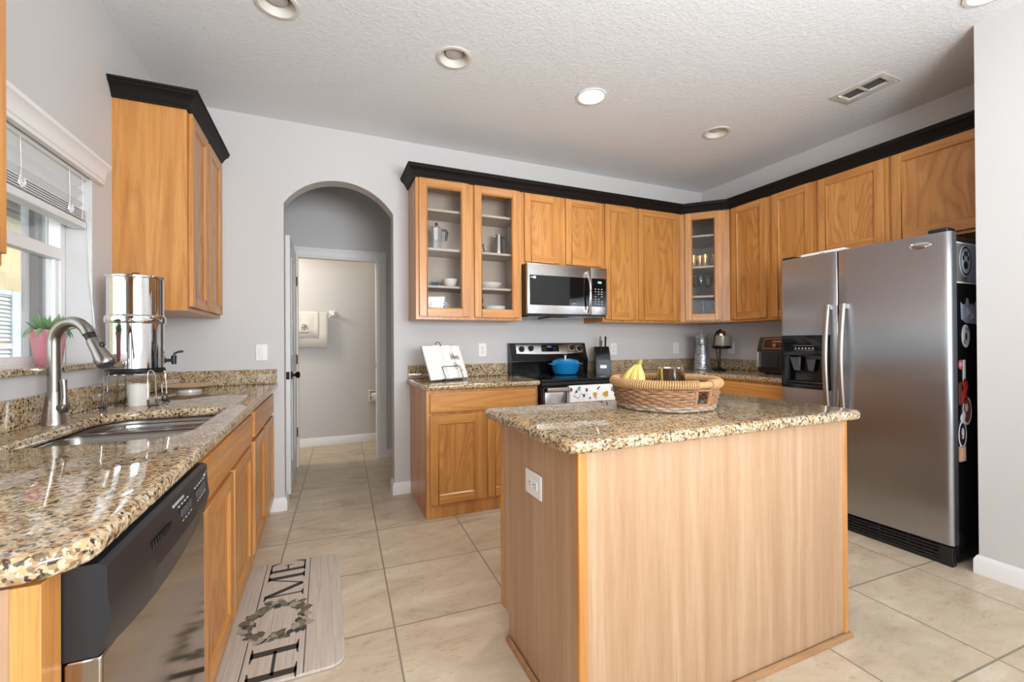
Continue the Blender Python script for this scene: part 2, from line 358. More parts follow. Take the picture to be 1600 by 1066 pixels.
def copy_tree(o, loc, rz=None, label=None, **props):
    r = o.copy(); COL.objects.link(r); r.location = loc
    if rz is not None: r.rotation_euler = (0, 0, rz)
    if label: r['label'] = label
    for c in list(o.children):
        d = c.copy(); COL.objects.link(d); d.parent = r
        for g in c.children:
            e = g.copy(); COL.objects.link(e); e.parent = d
    return r

# ------------------------------------------------------------------ room shell
FY0, FY1 = -4.6, 5.6
struct('floor', MB().box(-1.7, FY0 - .1, -.06, 4.0, FY1 + .1, 0), TILE, label='beige stone tile floor with pale grout', smooth=False)
struct('ceiling', MB().box(-1.7, FY0 - .1, ZC, 4.0, FY1 + .1, ZC + .1), CEIL, label='white textured ceiling over the kitchen', smooth=False)
WY0, WY1, WZ0, WZ1 = 1.35, 2.556, 1.09, 1.99
lw = filled([[(FY0, 0), (YB + .13, 0), (YB + .13, ZC), (FY0, ZC)], [(WY0, WZ0), (WY1, WZ0), (WY1, WZ1), (WY0, WZ1)], [(-3.5, .45), (-.9, .45), (-.9, 2.15), (-3.5, 2.15)]], .237)  # last hole is the unseen opening added for the side fill
lwm = MB(); lwm.merge(lw, Matrix(((0, 0, 1, XL - .237), (1, 0, 0, 0), (0, 1, 0, 0), (0, 0, 0, 1))))
struct('wall_left', lwm, WALL, label='pale grey wall with the window over the sink', smooth=False)
AX0, AX1, AS, ARISE = -.268, .502, 2.212, .21
hw = (AX1 - AX0) / 2; AR = (hw * hw + ARISE * ARISE) / (2 * ARISE); ac = (AX0 + AX1) / 2; az = AS + ARISE - AR; at = math.asin(hw / AR)
arch = [(AX0, 0)] + [(ac + AR * sin(-at + 2 * at * i / 32), az + AR * cos(-at + 2 * at * i / 32)) for i in range(33)] + [(AX1, 0)]
outline = [(-1.2, 0)] + arch + [(4.0, 0), (4.0, ZC), (-1.2, ZC)]
bw = filled([outline], .13); bwm = MB(); bwm.merge(bw, Matrix(((1, 0, 0, 0), (0, 0, 1, YB), (0, 1, 0, 0), (0, 0, 0, 1))))
struct('wall_back', bwm, WALL, label='pale grey wall with an arched doorway', smooth=True, angle=20)
struct('wall_right', MB().box(XR, 1.11, 0, XR + .2, YB + .13, ZC), WALL, label='pale grey wall behind the refrigerator', smooth=False)
XW, YW = 3.07, 1.11
struct('wall_alcove', MB().box(XW, FY0, 0, XR + .2, YW, ZC), WALL, label='pale grey wall closing the refrigerator alcove', smooth=False)
rw = filled([[(-1.2, 0), (-.4, 0), (-.4, 2.3), (3.0, 2.3), (3.0, 0), (4.0, 0), (4.0, ZC), (-1.2, ZC)]], .1)
rwm = MB(); rwm.merge(rw, Matrix(((1, 0, 0, 0), (0, 0, 1, FY0 - .1), (0, 1, 0, 0), (0, 0, 0, 1))))
struct('wall_rear', rwm, WALL, label='pale grey wall around the patio door', smooth=False)
# hall behind the arch and the bathroom beyond it
DY, DX0, DX1, DZ = 4.69, -.25, .508, 2.055
dw = filled([[(-1.7, 0), (DX0, 0), (DX0, DZ), (DX1, DZ), (DX1, 0), (1.3, 0), (1.3, ZC), (-1.7, ZC)]], .11)
dwm = MB(); dwm.merge(dw, Matrix(((1, 0, 0, 0), (0, 0, 1, DY), (0, 1, 0, 0), (0, 0, 0, 1))))
struct('wall_hall', dwm, WALL, label='grey hall wall around the bathroom doorway', smooth=False)
struct('wall_hall_side', MB().box(-.56, YB + .13, 0, -.44, DY, ZC).box(1.1, YB + .13, 0, 1.2, FY1, ZC).box(-1.7, DY + .11, 0, -1.6, FY1, ZC), WALL, label='grey side walls of the hall', smooth=False)
struct('wall_bathroom', MB().box(-1.7, FY1, 0, 1.3, FY1 + .1, ZC), WALL, label='beige lit bathroom wall behind the towels', smooth=False)
BBP = [(0, 0), (.016, 0), (.016, .07), (.011, .082), (.006, .092), (0, .094)]
def bboard(name, path, label): return struct(name, MB().sweep(path, BBP), WHITE, label=label)
bboard('baseboard_back', [(-.36, YB - .0), (AX0, YB), (AX0, YB + .13)], 'white baseboard wrapping the arch jamb beside the counter')
bboard('baseboard_arch', [(AX1, YB + .13), (AX1, YB), (.63, YB)], 'white baseboard between the arch and the corner cabinet')
struct('baseboard_alcove', MB().sweep([(XW + .25, YW), (XW, YW), (XW, FY0)], BBP), WHITE, label='white baseboard below the refrigerator alcove wall')
bboard('baseboard_bathroom', [(-1.6, FY1), (1.1, FY1)], 'white baseboard along the bathroom wall')
bboard('baseboard_hall', [(DX1 + .08, DY), (1.1, DY)], 'white baseboard beside the bathroom door casing')
CAS = .082
cm = MB()
for x0, x1 in ((DX0 - CAS, DX0), (DX1, DX1 + CAS)):
    cm.box(x0, DY - .016, 0, x1, DY, DZ + CAS)
    cm.box(x0 + (.058 if x0 < 0 else .0), DY - .02, 0, x0 + (.082 if x0 < 0 else .024), DY - .016, DZ)
cm.box(DX0, DY - .016, DZ, DX1, DY, DZ + CAS); cm.box(DX0 - .02, DY - .022, DZ + .05, DX1 + .02, DY - .016, DZ + .07)
cm.box(DX0, DY, 0, DX0 + .015, DY + .11, DZ).box(DX1 - .015, DY, 0, DX1, DY + .11, DZ).box(DX0, DY, DZ - .015, DX1, DY + .11, DZ)
trim = struct('trim_1', cm, WHITE, label='white casing around the bathroom doorway', bevel=.003)
part('strike_plate', MB().box(DX1 - .0165, DY + .03, .93, DX1 - .0145, DY + .06, 1.0), ORB, trim, label='dark strike plate')
# bathroom door, swung open into the hall
door = struct('door_1', MB().box(-.285, 3.85, .008, -.249, 4.67, 2.055), WHITE, label='white bathroom door standing open in the hall', bevel=.002)
pm = MB()
for z0, z1 in ((.25, .95), (1.1, 1.9)):
    for y0, y1 in ((3.96, 4.22), (4.32, 4.56)): pm.prism([(y0, z0), (y1, z0), (y1, z1), (y0, z1)], -.2492, -.243, 'x')
part('panel', pm, WHITE, door, bevel=.004)
kn = MB()
for sx, x in ((1, -.249), (-1, -.285)):
    kn.lathe([(.032, 0), (.032, sx * .008), (.012, sx * .012), (.011, sx * .03), (.024, sx * .04), (.028, sx * .052), (.02, sx * .064), (.004, sx * .067)], (x, 3.91, .945), 24, 'x')
part('door_knob', kn, ORB, door, label='dark bronze door knob')
part('latch_plate', MB().box(-.279, 3.848, .915, -.255, 3.8505, .975), ORB, door, label='dark latch plate')
part('hinge', MB().cyl((-.245, 4.672, .3), .006, .09).cyl((-.245, 4.672, 1.0), .006, .09).cyl((-.245, 4.672, 1.75), .006, .09), ORB, door)

# ------------------------------------------------------------------ window over the sink, outside view
win = struct('window_1', MB().box(-1.105, WY0, WZ0, -1.055, WY0 + .05, WZ1).box(-1.105, WY1 - .038, WZ0, -1.055, WY1, WZ1).box(-1.105, WY0, WZ0, -1.055, WY1, WZ0 + .03).box(-1.105, WY0, WZ1 - .04, -1.055, WY1, WZ1), WHITE, bevel=.003, label='white single hung window over the sink')
part('sash', MB().box(-1.088, WY0 + .05, 1.565, -1.05, WY1 - .038, 1.615).box(-1.085, WY0 + .05, 1.12, -1.06, WY1 - .038, 1.15).box(-1.085, WY1 - .068, 1.15, -1.06, WY1 - .038, 1.565).box(-1.085, WY0 + .05, 1.15, -1.06, WY0 + .08, 1.565), WHITE, win, bevel=.002)
part('pane', MB().box(-1.076, WY0 + .08, 1.15, -1.072, WY1 - .068, 1.565).box(-1.098, WY0 + .05, 1.615, -1.094, WY1 - .038, WZ1 - .04), PANE, win, smooth=False)
part('screen_frame', MB().box(-1.16, WY1 - .03, WZ0, -1.13, WY1 - .001, WZ1).box(-1.16, WY0, WZ0, -1.13, WY0 + .03, WZ1), plain('bronze_screen_frame', (74, 64, 52), .5), win, label='bronze screen frame outside the glass')
struct('trim_2', MB().merge(filled([rrect(-1.055, WY0 + .002, -.942, WY1 - .002, (0, .006, .006, 0))], .026, .006), Matrix.Translation((0, 0, 1.0905))), GRAN, label='speckled granite window sill')
bl = thing('window_blind', 'white wooden window blind raised halfway up over the sink', 'blind', (-1.0, 1.95, 1.7))
part('valance', MB().sweep([(XL + .001, WY0 - .05), (XL + .001, WY1 + .06)], [(0, 1.94), (.022, 1.94), (.022, 1.955), (.027, 1.96), (.027, 1.985), (.036, 2.005), (.048, 2.015), (.048, 2.032), (0, 2.032)]), WHITE, bl, bevel=.001)
part('headrail', MB().box(-1.03, WY0 + .01, 1.93, -.975, WY1 - .01, 1.985), WHITE, bl)
SLW = plain('white_blind_slat', (226, 228, 230), .45)
for i in range(3):
    z = 1.908 - .048 * i; sl = MB(); sl.T = Matrix.Translation((-1.003, 0, z)) @ Matrix.Rotation(R(-38), 4, 'Y'); sl.box(-.026, WY0 + .015, -.0015, .026, WY1 - .015, .0015)
    part('slat', sl, SLW, bl)
for i in range(5):
    part('slat', MB().box(-1.028, WY0 + .015, 1.750 + i * .0095, -.978, WY1 - .015, 1.7535 + i * .0095), SLW, bl)
part('bottom_rail', MB().box(-1.029, WY0 + .014, 1.712, -.977, WY1 - .014, 1.743), SLW, bl, bevel=.004)
cd = MB()
for y in (2.08, 2.40, WY1 - .05):
    cd = MB()
    for dx in (-.026, .026): cd.tube([(-1.003 + dx, y, 1.93), (-1.003 + dx, y + .004, 1.84), (-1.003 + dx, y, 1.75)], .0012, 6)
    if y < 2.5:
        pts = [(-.973 + .003 * sin(9 * t), y + .018 * sin(5.1 * t + 1), 1.768 + .018 * cos(7.3 * t)) for t in [i * .2 for i in range(24)]]
        cd.tube(pts, .0013, 6)
    part('cord', cd, PLASTIC_W, bl)
part('pull_cord', MB().tube([(-.965, WY1 - .02, 1.75), (-.962, WY1 - .016, 1.5), (-.955, WY1 - .008, 1.26)], .0013, 6), PLASTIC_W, bl)
part('pull_cord', MB().tube([(-.967, WY1 - .03, 1.75), (-.962, WY1 - .028, 1.5), (-.955, WY1 + .004, 1.27)], .0013, 6), PLASTIC_W, bl)

STUC = plain('beige_stucco', (214, 198, 158), .9, bump=.5, bscale=60)
nh = thing('neighbour_house', 'beige stucco house with louvred shutters outside the window', 'house', (-3.3, 5.2, 0))
part('wall', MB().box(-3.5, 2.0, -.3, -3.2, 9.5, 3.4), STUC, nh, smooth=False)
part('eave', MB().box(-3.5, 2.0, 2.62, -3.0, 9.5, 2.72), plain('dark_eave', (70, 62, 52), .7), nh, smooth=False)
part('roof', MB().prism([(-2.95, 2.72), (-2.95, 2.78), (-5.0, 3.6), (-5.0, 2.72)], 2.0, 9.5, 'y'), plain('roof_shingle', (96, 92, 86), .9), nh, smooth=False)
SH = plain('shutter_white', (214, 222, 228), .6)
sh = MB(); sh.box(-3.2, 6.05, .55, -3.17, 6.12, 1.80).box(-3.2, 6.60, .55, -3.165, 6.74, 1.80).box(-3.2, 7.2, .55, -3.17, 7.27, 1.8).box(-3.2, 6.05, 1.75, -3.17, 7.27, 1.8).box(-3.2, 6.05, .55, -3.17, 7.27, .62).box(-3.2, 6.05, 1.16, -3.17, 7.27, 1.22)
for i in range(26):
    z = .63 + i * .044
    if 1.13 < z < 1.22: continue
    for y0, y1 in ((6.12, 6.60), (6.74, 7.2)): sh.prism([(-3.2, z), (-3.176, z), (-3.194, z + .036), (-3.2, z + .036)], y0, y1, 'y')
part('shutter', sh, SH, nh, smooth=False)
pst = solo('stucco_post', MB().box(-1.727, 3.7, 0, -1.55, 3.9, 3.0), plain('grey_green_stucco', (112, 118, 108), .9, bump=.5, bscale=80), 'grey green stucco post just outside the window', 'post', smooth=False)
struct('ground', MB().box(-12, -6, -.36, -1.21, 16, -.3), plain('lawn', (120, 128, 88), .9, var=.2), label='grass outside the window', smooth=False)

# ------------------------------------------------------------------ cabinets
def cab_door(parent, x0, x1, z0, z1, y=-.02, glass=False, fw=.056):
    d = MB(); yb = y + .02
    d.mat(0).box(x0, y, z0, x0 + fw, yb, z1).box(x1 - fw, y, z0, x1, yb, z1)
    d.mat(1).box(x0 + fw, y, z0, x1 - fw, yb, z0 + fw).box(x0 + fw, y, z1 - fw, x1 - fw, yb, z1)
    a0, a1, c0, c1 = x0 + fw, x1 - fw, z0 + fw, z1 - fw; q = .009; yi = y + .006; yp = y + .013   # moulded inner edge
    for (p, r_, mi) in (((a0, c0, a0, c1), (1, 0), 0), ((a1, c1, a1, c0), (-1, 0), 0), ((a1, c0, a0, c0), (0, 1), 1), ((a0, c1, a1, c1), (0, -1), 1)):
        d.mat(mi); (xa, za, xb, zb) = p; ox, oz = r_
        d.add([(xa, y, za), (xb, y, zb), (xb + ox * q * .4, yi, zb + oz * q * .4), (xa + ox * q * .4, yi, za + oz * q * .4), (xa + ox * q, yp, za + oz * q), (xb + ox * q, yp, zb + oz * q)], [(0, 1, 2, 3), (3, 2, 5, 4)])
    o = part('door', d, [OAK_Z, OAK_X], parent, bevel=.0025)
    if glass: part('pane', MB().box(a0 - .004, y + .011, c0 - .004, a1 + .004, y + .015, c1 + .004), PANE, o, smooth=False)
    else: part('panel', MB().box(a0 - .004, y + .0115, c0 - .004, a1 + .004, y + .0185, c1 + .004), CATH, o, smooth=False)
    return o
def drawer_front(parent, x0, x1, z0, z1, name='drawer'):
    return part(name, MB().box(x0, -.02, z0, x1, 0, z1), OAK_X, parent, bevel=.004, seg=3)
def face_frame(parent, w, h, opens, z0=0.):
    m = filled([[(0, z0), (w, z0), (w, h), (0, h)]] + [[(a, c), (b, c), (b, d), (a, d)] for a, b, c, d in opens], .018)
    k = MB(); k.merge(m, Matrix(((1, 0, 0, 0), (0, 0, 1, 0), (0, 1, 0, 0), (0, 0, 0, 1))))
    return part('face_frame', k, OAK_Z, parent, smooth=False)
def wall_cabinet(label, loc, rz, w, h, doors, d=.305, glass=False, shelves=(), group=None):
    t = thing('wall_cabinet', label, 'cabinet', loc, rz, group, local=True)
    if glass:
        k = MB(); k.mat(0).box(0, .018, 0, .015, d, h).box(w - .015, .018, 0, w, d, h).box(.015, .018, 0, w - .015, d, .015).box(.015, .018, h - .015, w - .015, d, h)
        k.mat(1).box(.0155, d - .012, .0155, w - .0155, d - .004, h - .0155).box(.015, .019, .0152, .0185, d - .004, h - .0155).box(w - .0185, .019, .0152, w - .015, d - .004, h - .0155).box(.0185, .019, .0152, w - .0185, d - .004, .017)
        part('carcass', k, [OAK_Z, MELA], t, smooth=False)
        face_frame(t, w, h, [(a + .03, b - .03, c + .02, e - .02) for a, b, c, e in doors])
        for z in shelves: part('shelf', MB().box(.019, .03, z - .018, w - .019, d - .013, z), MELA, t, bevel=.001)
    else:
        part('carcass', MB().box(0, .018, 0, w, d, h), OAK_Z, t, smooth=False)
        face_frame(t, w, h, [])
    for q in doors: cab_door(t, *q, glass=glass)
    return t
H = UT - UB
gx0, gx1, mx1, dx0 = .620, 1.476, 2.262, XR - .61
SHELF = (1.632 - UB, 1.915 - UB, 2.212 - UB)
g = .023
wall_cabinet('honey oak wall cabinet with two glass doors over the cookbook', (gx0, YU, UB), 0, gx1 - gx0, H, [(g, .408, g, 1.047), (.450, gx1 - gx0 - g, g, 1.047)], glass=True, shelves=SHELF)
wall_cabinet('short oak wall cabinet directly over the microwave', (gx1 + .001, YU, 1.832), 0, mx1 - gx1 - .002, UT - 1.832, [(g, .345, g, .583), (.408, mx1 - gx1 - g, g, .583)])
wall_cabinet('tall oak wall cabinet with two solid doors beside the microwave', (mx1, YU, UB), 0, dx0 - mx1 - .001, H, [(g, .345, g, 1.047), (.392, dx0 - mx1 - .027, g, 1.047)])
# right wall run, seen above the air fryer and the refrigerator
yr0, yr1, yr2 = YB - .61, 2.143, 1.118
wall_cabinet('tall oak wall cabinet with two solid doors over the air fryer', (XU, yr0 - .001, UB), -pi / 2, yr0 - yr1 - .002, H, [(.028, .372, g, 1.047), (.424, yr0 - yr1 - .022, g, 1.047)])
wall_cabinet('wide short oak wall cabinet over the refrigerator', (XU, yr1, 1.822), -pi / 2, yr1 - yr2, UT - 1.822, [(.022, .446, g, .593), (.49, yr1 - yr2 - .06, g, .593)])
# left wall
wall_cabinet('oak wall cabinet with two narrow doors over the water filter', (LU, 2.757, UB), pi / 2, YB - 2.757 - .001, H, [(.028, .37, g, 1.047), (.405, .752, g, 1.047)])
wall_cabinet('oak wall cabinet cut off by the picture edge beside the window blind', (LU, .535, UB), pi / 2, .80, H, [(.028, .39, g, 1.047), (.425, .778, g, 1.047)])
# diagonal corner cabinet
cc = thing('wall_cabinet', 'diagonal corner oak cabinet with one glass door full of glassware', 'cabinet', (dx0, YU, UB), -pi / 4, None, local=True)
DW = .305 * sqrt(2)
def diag(px, py): # world offset from the left face corner -> local
    c = cos(pi / 4); return (c * px - c * py, c * px + c * py)
pent = [diag(0, 0), diag(0, .305), diag(.61, .305), diag(.61, -.305), diag(.305, -.305)]
inn = [(.02, .02), diag(.012, .29), diag(.595, .29), diag(.595, -.293), (DW - .02, .02)]
k = MB(); k.mat(0).prism(pent, 0, .015, 'z').prism(pent, H - .015, H, 'z')
for a, b in ((0, 1), (1, 2), (2, 3), (3, 4)):
    k.mat(1).prism([pent[a], pent[b], inn[b], inn[a]], .015, H - .015, 'z')
part('carcass', k, [OAK_Z, MELA], cc, smooth=False)
face_frame(cc, DW, H, [(.07, DW - .095, .05, 1.02)])
for z in SHELF: part('shelf', MB().prism(inn, z - .018, z, 'z'), MELA, cc, smooth=False)
cab_door(cc, .045, DW - .07, g, 1.047, glass=True)
DIAG = cc

CRP = [(0, 0), (.012, 0), (.012, .012), (.020, .02), (.030, .038), (.046, .055), (.056, .06), (.056, .072), (.062, .072), (.062, .084), (0, .084)]
def crown(path, label, z=2.422): return solo('crown_molding', MB().sweep(path, [(o, z + h) for o, h in CRP]), CROWN, label, 'molding', angle=25)
crown([(gx0, YB - .001), (gx0, YU), (dx0, YU), (XU, yr0), (XU, 1.112)], 'long black crown molding turning the corner above the oak cabinets')
crown([(XL + .001, 2.757), (LU, 2.757), (LU, YB - .001)], 'short black crown molding on the oak cabinet by the window')

def base_cabinet(label, loc, rz, w, doors, drawers, body=None, d=.61, h=.875, toe=.09, recess=.012, ends=(True, True), false_front=False):
    t = thing('base_cabinet', label, 'cabinet', loc, rz, local=True)
    part('carcass', MB().prism([(0.018, toe), (0.018, h), (d, h), (d, 0), (recess, 0), (recess, toe)] if body is None else [(.018, toe), (.018, body), (d, body), (d, 0), (recess, 0), (recess, toe)], 0, w, 'x'), OAK_Z, t, smooth=False)
    face_frame(t, w, h, [], toe)
    for q in drawers: drawer_front(t, *q, name='false_front' if false_front else 'drawer')
    for q in doors: cab_door(t, *q)
    return t
bx1 = 1.462
base_cabinet('oak base cabinet with one wide drawer beneath the cookbook', (gx0 + .006, YB - .612, 0), 0, bx1 - gx0 - .006, [(.022, .392, .105, .700), (.43, bx1 - gx0 - .03, .105, .700)], [(.022, bx1 - gx0 - .03, .722, .855)])
base_cabinet('oak base cabinet beside the stove under the knife block', (2.236, YB - .612, 0), 0, .885, [(.022, .42, .105, .7), (.45, .86, .105, .7)], [(.022, .42, .722, .855), (.45, .86, .722, .855)])
base_cabinet('oak base cabinet running from the corner to the refrigerator', (XR - .612, YB - .612 - .005, 0), -pi / 2, .79, [(.1, .43, .105, .7), (.45, .77, .105, .7)], [(.1, .77, .722, .855)])
# sink run
XF = XL + .61
base_cabinet('oak sink base cabinet with false drawer front', (XF, 1.46, 0), pi / 2, 1.10, [(.10, .562, .105, .69), (.59, 1.05, .105, .69)], [(.10, 1.05, .712, .845)], body=.62, false_front=True)
base_cabinet('oak base cabinet at the arch end of the sink counter', (XF, 2.562, 0), pi / 2, YB - 2.562 - .001, [(.04, .485, .105, .69), (.515, .945, .105, .69)], [(.04, .945, .712, .845)])
ep = thing('end_panel', 'pale oak end panel closing the counter beside the dishwasher', 'panel', (XF, .80, 0))
part('side_panel', MB().box(XL + .002, .795, 0, XF - .032, .815, .872), PALE_Z, ep, smooth=False)
part('stile', MB().box(XF - .032, .793, 0, XF, .842, .872), OAK_Z, ep, bevel=.001)

# ------------------------------------------------------------------ countertops
TH = .038
def top(polys, name, label, z=CT, th=TH, bev=.015):
    k = MB(); k.merge(filled(polys, th, bev, 4), Matrix.Translation((0, 0, z - th)))
    return k
SINK = rrect(-.824, 1.632, -.408, 2.318, (.035, .14, .05, .14), 10)
left_top = rrect(XL + .001, .782, XL + .655, YB - .001, (.0, .07, 0, 0), 10)
ct = thing('countertop', 'speckled granite countertop around the sink and over the dishwasher', 'countertop', (XL + .3, 2.1, CT - TH))
part('slab', top([left_top, SINK], '', ''), GRAN, ct, angle=50)
part('backsplash', MB().box(XL + .001, .80, CT, XL + .021, YB - .022, 1.016).box(XL + .001, YB - .0215, CT, XL + .65, YB - .001, 1.016), GRAN, ct, bevel=.002)
ct2 = thing('countertop', 'short granite countertop holding the cookbook stand', 'countertop', (1.0, 3.2, CT - TH))
part('slab', top([rrect(gx0 - .02, YB - .652, 1.466, YB - .001, (.05, .005, 0, 0))], '', ''), GRAN, ct2, angle=50)
part('backsplash', MB().box(gx0 - .01, YB - .0215, CT, 1.463, YB - .001, 1.016), GRAN, ct2, bevel=.002)
ct3 = thing('countertop', 'L-shaped granite countertop from the stove round to the refrigerator', 'countertop', (3.4, 3.1, CT - TH))
part('slab', top([[(2.234, YB - .652), (XR - .652, YB - .652), (XR - .652, 2.132), (XR - .001, 2.132), (XR - .001, YB - .001), (2.234, YB - .001)]], '', ''), GRAN, ct3, angle=50)
part('backsplash', MB().box(2.234, YB - .0215, CT, XR - .001, YB - .001, 1.016).box(XR - .0215, 2.132, CT, XR - .001, YB - .0215, 1.016), GRAN, ct3, bevel=.002)

# ------------------------------------------------------------------ island
IX0, IX1, IY0, IY1 = .620, 1.998, 1.052, 1.770
isl = thing('kitchen_island', 'pale oak island base standing on the tiles', 'island', (1.3, 1.4, 0))
bx0, bx1_, by0, by1 = .675, 1.937, 1.088, 1.700
part('carcass', MB().prism([(by0 + .004, 0), (by1 - .075, 0), (by1 - .075, .10), (by1, .10), (by1, CT - TH), (by0 + .004, CT - TH)], bx0 + .003, bx1_ - .003, 'x'), PALE_Z, isl, smooth=False)
part('back_panel', MB().box(bx0 + .028, by0 + .001, .004, bx1_ - .026, by0 + .0045, CT - TH), PALE_Z, isl, smooth=False)
part('corner_post', MB().box(bx0 - .002, by0 - .004, 0, bx0 + .028, by0 + .02, CT - TH), OAK_Z, isl, bevel=.005, label='yellower oak corner strip')
part('corner_post', MB().box(bx1_ - .026, by0 - .004, 0, bx1_ + .002, by0 + .02, CT - TH), OAK_Z, isl, bevel=.005, label='yellower oak corner strip')
part('corner_post', MB().box(bx0 - .001, by1 - .022, .10, bx0 + .004, by1 + .002, CT - TH), OAK_Z, isl, bevel=.002)
QR = [(0, 0), (.012, 0), (.012, .010), (.009, .017), (.004, .021), (0, .022)]
part('base_molding', MB().sweep([(bx0 - .002, by1 - .078), (bx0 - .002, by0 - .004), (bx1_ + .002, by0 - .004), (bx1_ + .002, by1 - .078)][::-1], [(-a, b) for a, b in QR][::-1]), oak('weathered_oak_molding', 'x', (166, 124, 84), (132, 92, 58), (176, 136, 98)), isl)
io = thing('countertop', 'granite countertop on the kitchen island', 'countertop', (1.3, 1.4, CT - TH))
part('slab', top([rrect(IX0, IY0, IX1, IY1, (.045, .04, .04, .04))], '', ''), GRAN, io, angle=50)

# ------------------------------------------------------------------ outlets and switch
def plate(label, M, w=.073, h=.116, kind='outlet', name=None, cat='outlet', group=None):
    """built facing -y at the origin, then placed by matrix M"""
    t = bpy.data.objects.new(name or 'power_outlet', None); COL.objects.link(t); t.matrix_world = M; tag(t, label, cat, group); OFF[t] = Vector((0, 0, 0)); t.empty_display_size = .03
    part('cover_plate', MB().box(-w / 2, -.006, -h / 2, w / 2, 0, h / 2), PLASTIC_W, t, bevel=.003)
    if kind == 'outlet':
        for z in (-.02, .02): 
            f = part('socket', MB().merge(filled([rrect(-.016, -.014, .016, .014, .008)], .002), Matrix(((1, 0, 0, 0), (0, 0, 1, -.008), (0, 1, 0, z), (0, 0, 0, 1)))), PLASTIC_W, t)
            part('slot', MB().box(-.007, -.0086, z - .003, -.005, -.008, z + .007).box(.005, -.0086, z - .003, .007, -.008, z + .007).box(-.002, -.0086, z - .010, .002, -.008, z - .006), HOLE_SHADE, f)
        part('screw', MB().cyl((0, -.0068, 0), .003, .001, 'y', 10), SATIN, t)
    else:
        part('rocker', MB().box(-.017, -.0085, -.033, .017, -.006, .033).prism([(-.0085, -.03), (-.0085, .03), (-.0115, .03)], -.014, .014, 'x'), PLASTIC_W, t, bevel=.001)
        part('screw', MB().cyl((0, -.0068, .045), .003, .001, 'y', 10).cyl((0, -.0068, -.045), .003, .001, 'y', 10), SATIN, t)
    return t
BK = lambda x, z: Matrix.Translation((x, YB - .0005, z))
plate('white double outlet on the wall above the cookbook counter', BK(1.241, 1.133))
plate('white outlet partly hidden behind the knife block', BK(2.60, 1.125))
plate('white outlet on the back wall near the galvanized pitcher', BK(3.395, 1.126))
plate('white outlet on the wall by the air fryer', Matrix.Translation((XR - .0005, 3.163, 1.126)) @ Matrix.Rotation(-pi / 2, 4, 'Z'))
plate('white sideways outlet on the island end panel', Matrix.Translation((bx0 + .0025, 1.384, .695)) @ Matrix.Rotation(-pi / 2, 4, 'Z') @ Matrix.Rotation(pi / 2, 4, 'Y'), w=.085, h=.125)
plate('white rocker light switch between the sink counter and the arch', BK(-.409, 1.135), kind='switch', name='light_switch', cat='switch')

# ------------------------------------------------------------------ ceiling fittings
LENS_OFF = plain('unlit_lamp_lens', (196, 194, 190), .5); LENS_ON = emit('lit_lamp_lens', (255, 250, 238), 14.)
def can_light(x, y, lit, label):
    t = thing('recessed_light', label, 'ceiling light', (x, y, ZC), group='recessed ceiling lights')
    part('trim_ring', MB().lathe([(.098, -.0005), (.097, -.006), (.082, -.007), (.078, .0), (.056, .05)], (x, y, ZC - .0005), 48, cap=False), WHITE if lit else plain_trim, t, angle=60)
    if lit:
        part('bulb', MB().lathe([(.076, .0), (.06, -.0045), (.001, -.006)], (x, y, ZC - .001), 40, cap=False), LENS_ON, t)
        d = bpy.data.lights.new('lamp_glow', 'SPOT'); d.energy = 45; d.color = (1, .94, .84); d.spot_size = R(150); d.spot_blend = 1; d.shadow_soft_size = .07
        o = bpy.data.objects.new('lamp_glow', d); o.location = (x, y, ZC - .03); COL.objects.link(o)
    else:
        part('bulb', MB().lathe([(.048, .03), (.046, .022), (.03, .016), (.001, .015)], (x, y, ZC - .001), 40, cap=False), LENS_OFF, t)
        part('housing', MB().lathe([(.0562, .049), (.0562, .06), (.001, .06)], (x, y, ZC - .0005), 40, cap=False), HOLE_SHADE, t)
plain_trim = plain('cream_trim_ring', (214, 208, 198), .5)
LIGHTS = [(-.20, 2.33, False, 'unlit recessed ceiling light above the sink counter'), (.68, 2.385, False, 'unlit recessed ceiling light in front of the arch'), (1.616, 2.414, True, 'the one lit recessed ceiling light, before the microwave'),
          (2.79, 2.46, False, 'unlit recessed ceiling light near the air vent'), (2.84, .965, False, 'recessed ceiling light cut by the top edge, by the alcove wall')]
# openings for the cans are cut in the ceiling so that the cones are real recesses
ce = bpy.data.objects['ceiling']
hole = []
for x, y, lit, lb in LIGHTS:
    if not lit: hole.append([(x + .0785 * cos(2 * pi * i / 40), y + .0785 * sin(2 * pi * i / 40)) for i in range(40)])
VX0, VX1, VY0, VY1 = 3.082, 3.288, 1.515, 1.82
hole.append([(VX0 + .045, VY0 + .035), (VX1 - .045, VY0 + .035), (VX1 - .045, VY1 - .035), (VX0 + .045, VY1 - .035)])
cm2 = MB(); cm2.merge(filled([[(-1.7, FY0 - .1), (4.0, FY0 - .1), (4.0, FY1 + .1), (-1.7, FY1 + .1)]] + hole, .1), Matrix.Translation((0, 0, ZC)))
_t = build('ceiling_cut', cm2, CEIL, smooth=False); ce.data = _t.data; bpy.data.objects.remove(_t)
for q in LIGHTS: can_light(*q)
VENT_M = plain('vent_enamel', (206, 202, 195), .45)
vt = thing('air_vent', 'white two-part air vent in the ceiling near the refrigerator', 'vent', ((VX0 + VX1) / 2, (VY0 + VY1) / 2, ZC))
fm = MB(); fm.merge(filled([[(VX0, VY0), (VX1, VY0), (VX1, VY1), (VX0, VY1)], [(VX0 + .05, VY0 + .04), (VX1 - .05, VY0 + .04), (VX1 - .05, VY1 - .04), (VX0 + .05, VY1 - .04)]], .006, .0025, 1), Matrix.Translation((0, 0, ZC - .006)))
vm = (VY0 + VY1) / 2; fm.box(VX0 + .05, vm - .008, ZC - .006, VX1 - .05, vm + .008, ZC - .001)
part('frame', fm, VENT_M, vt)
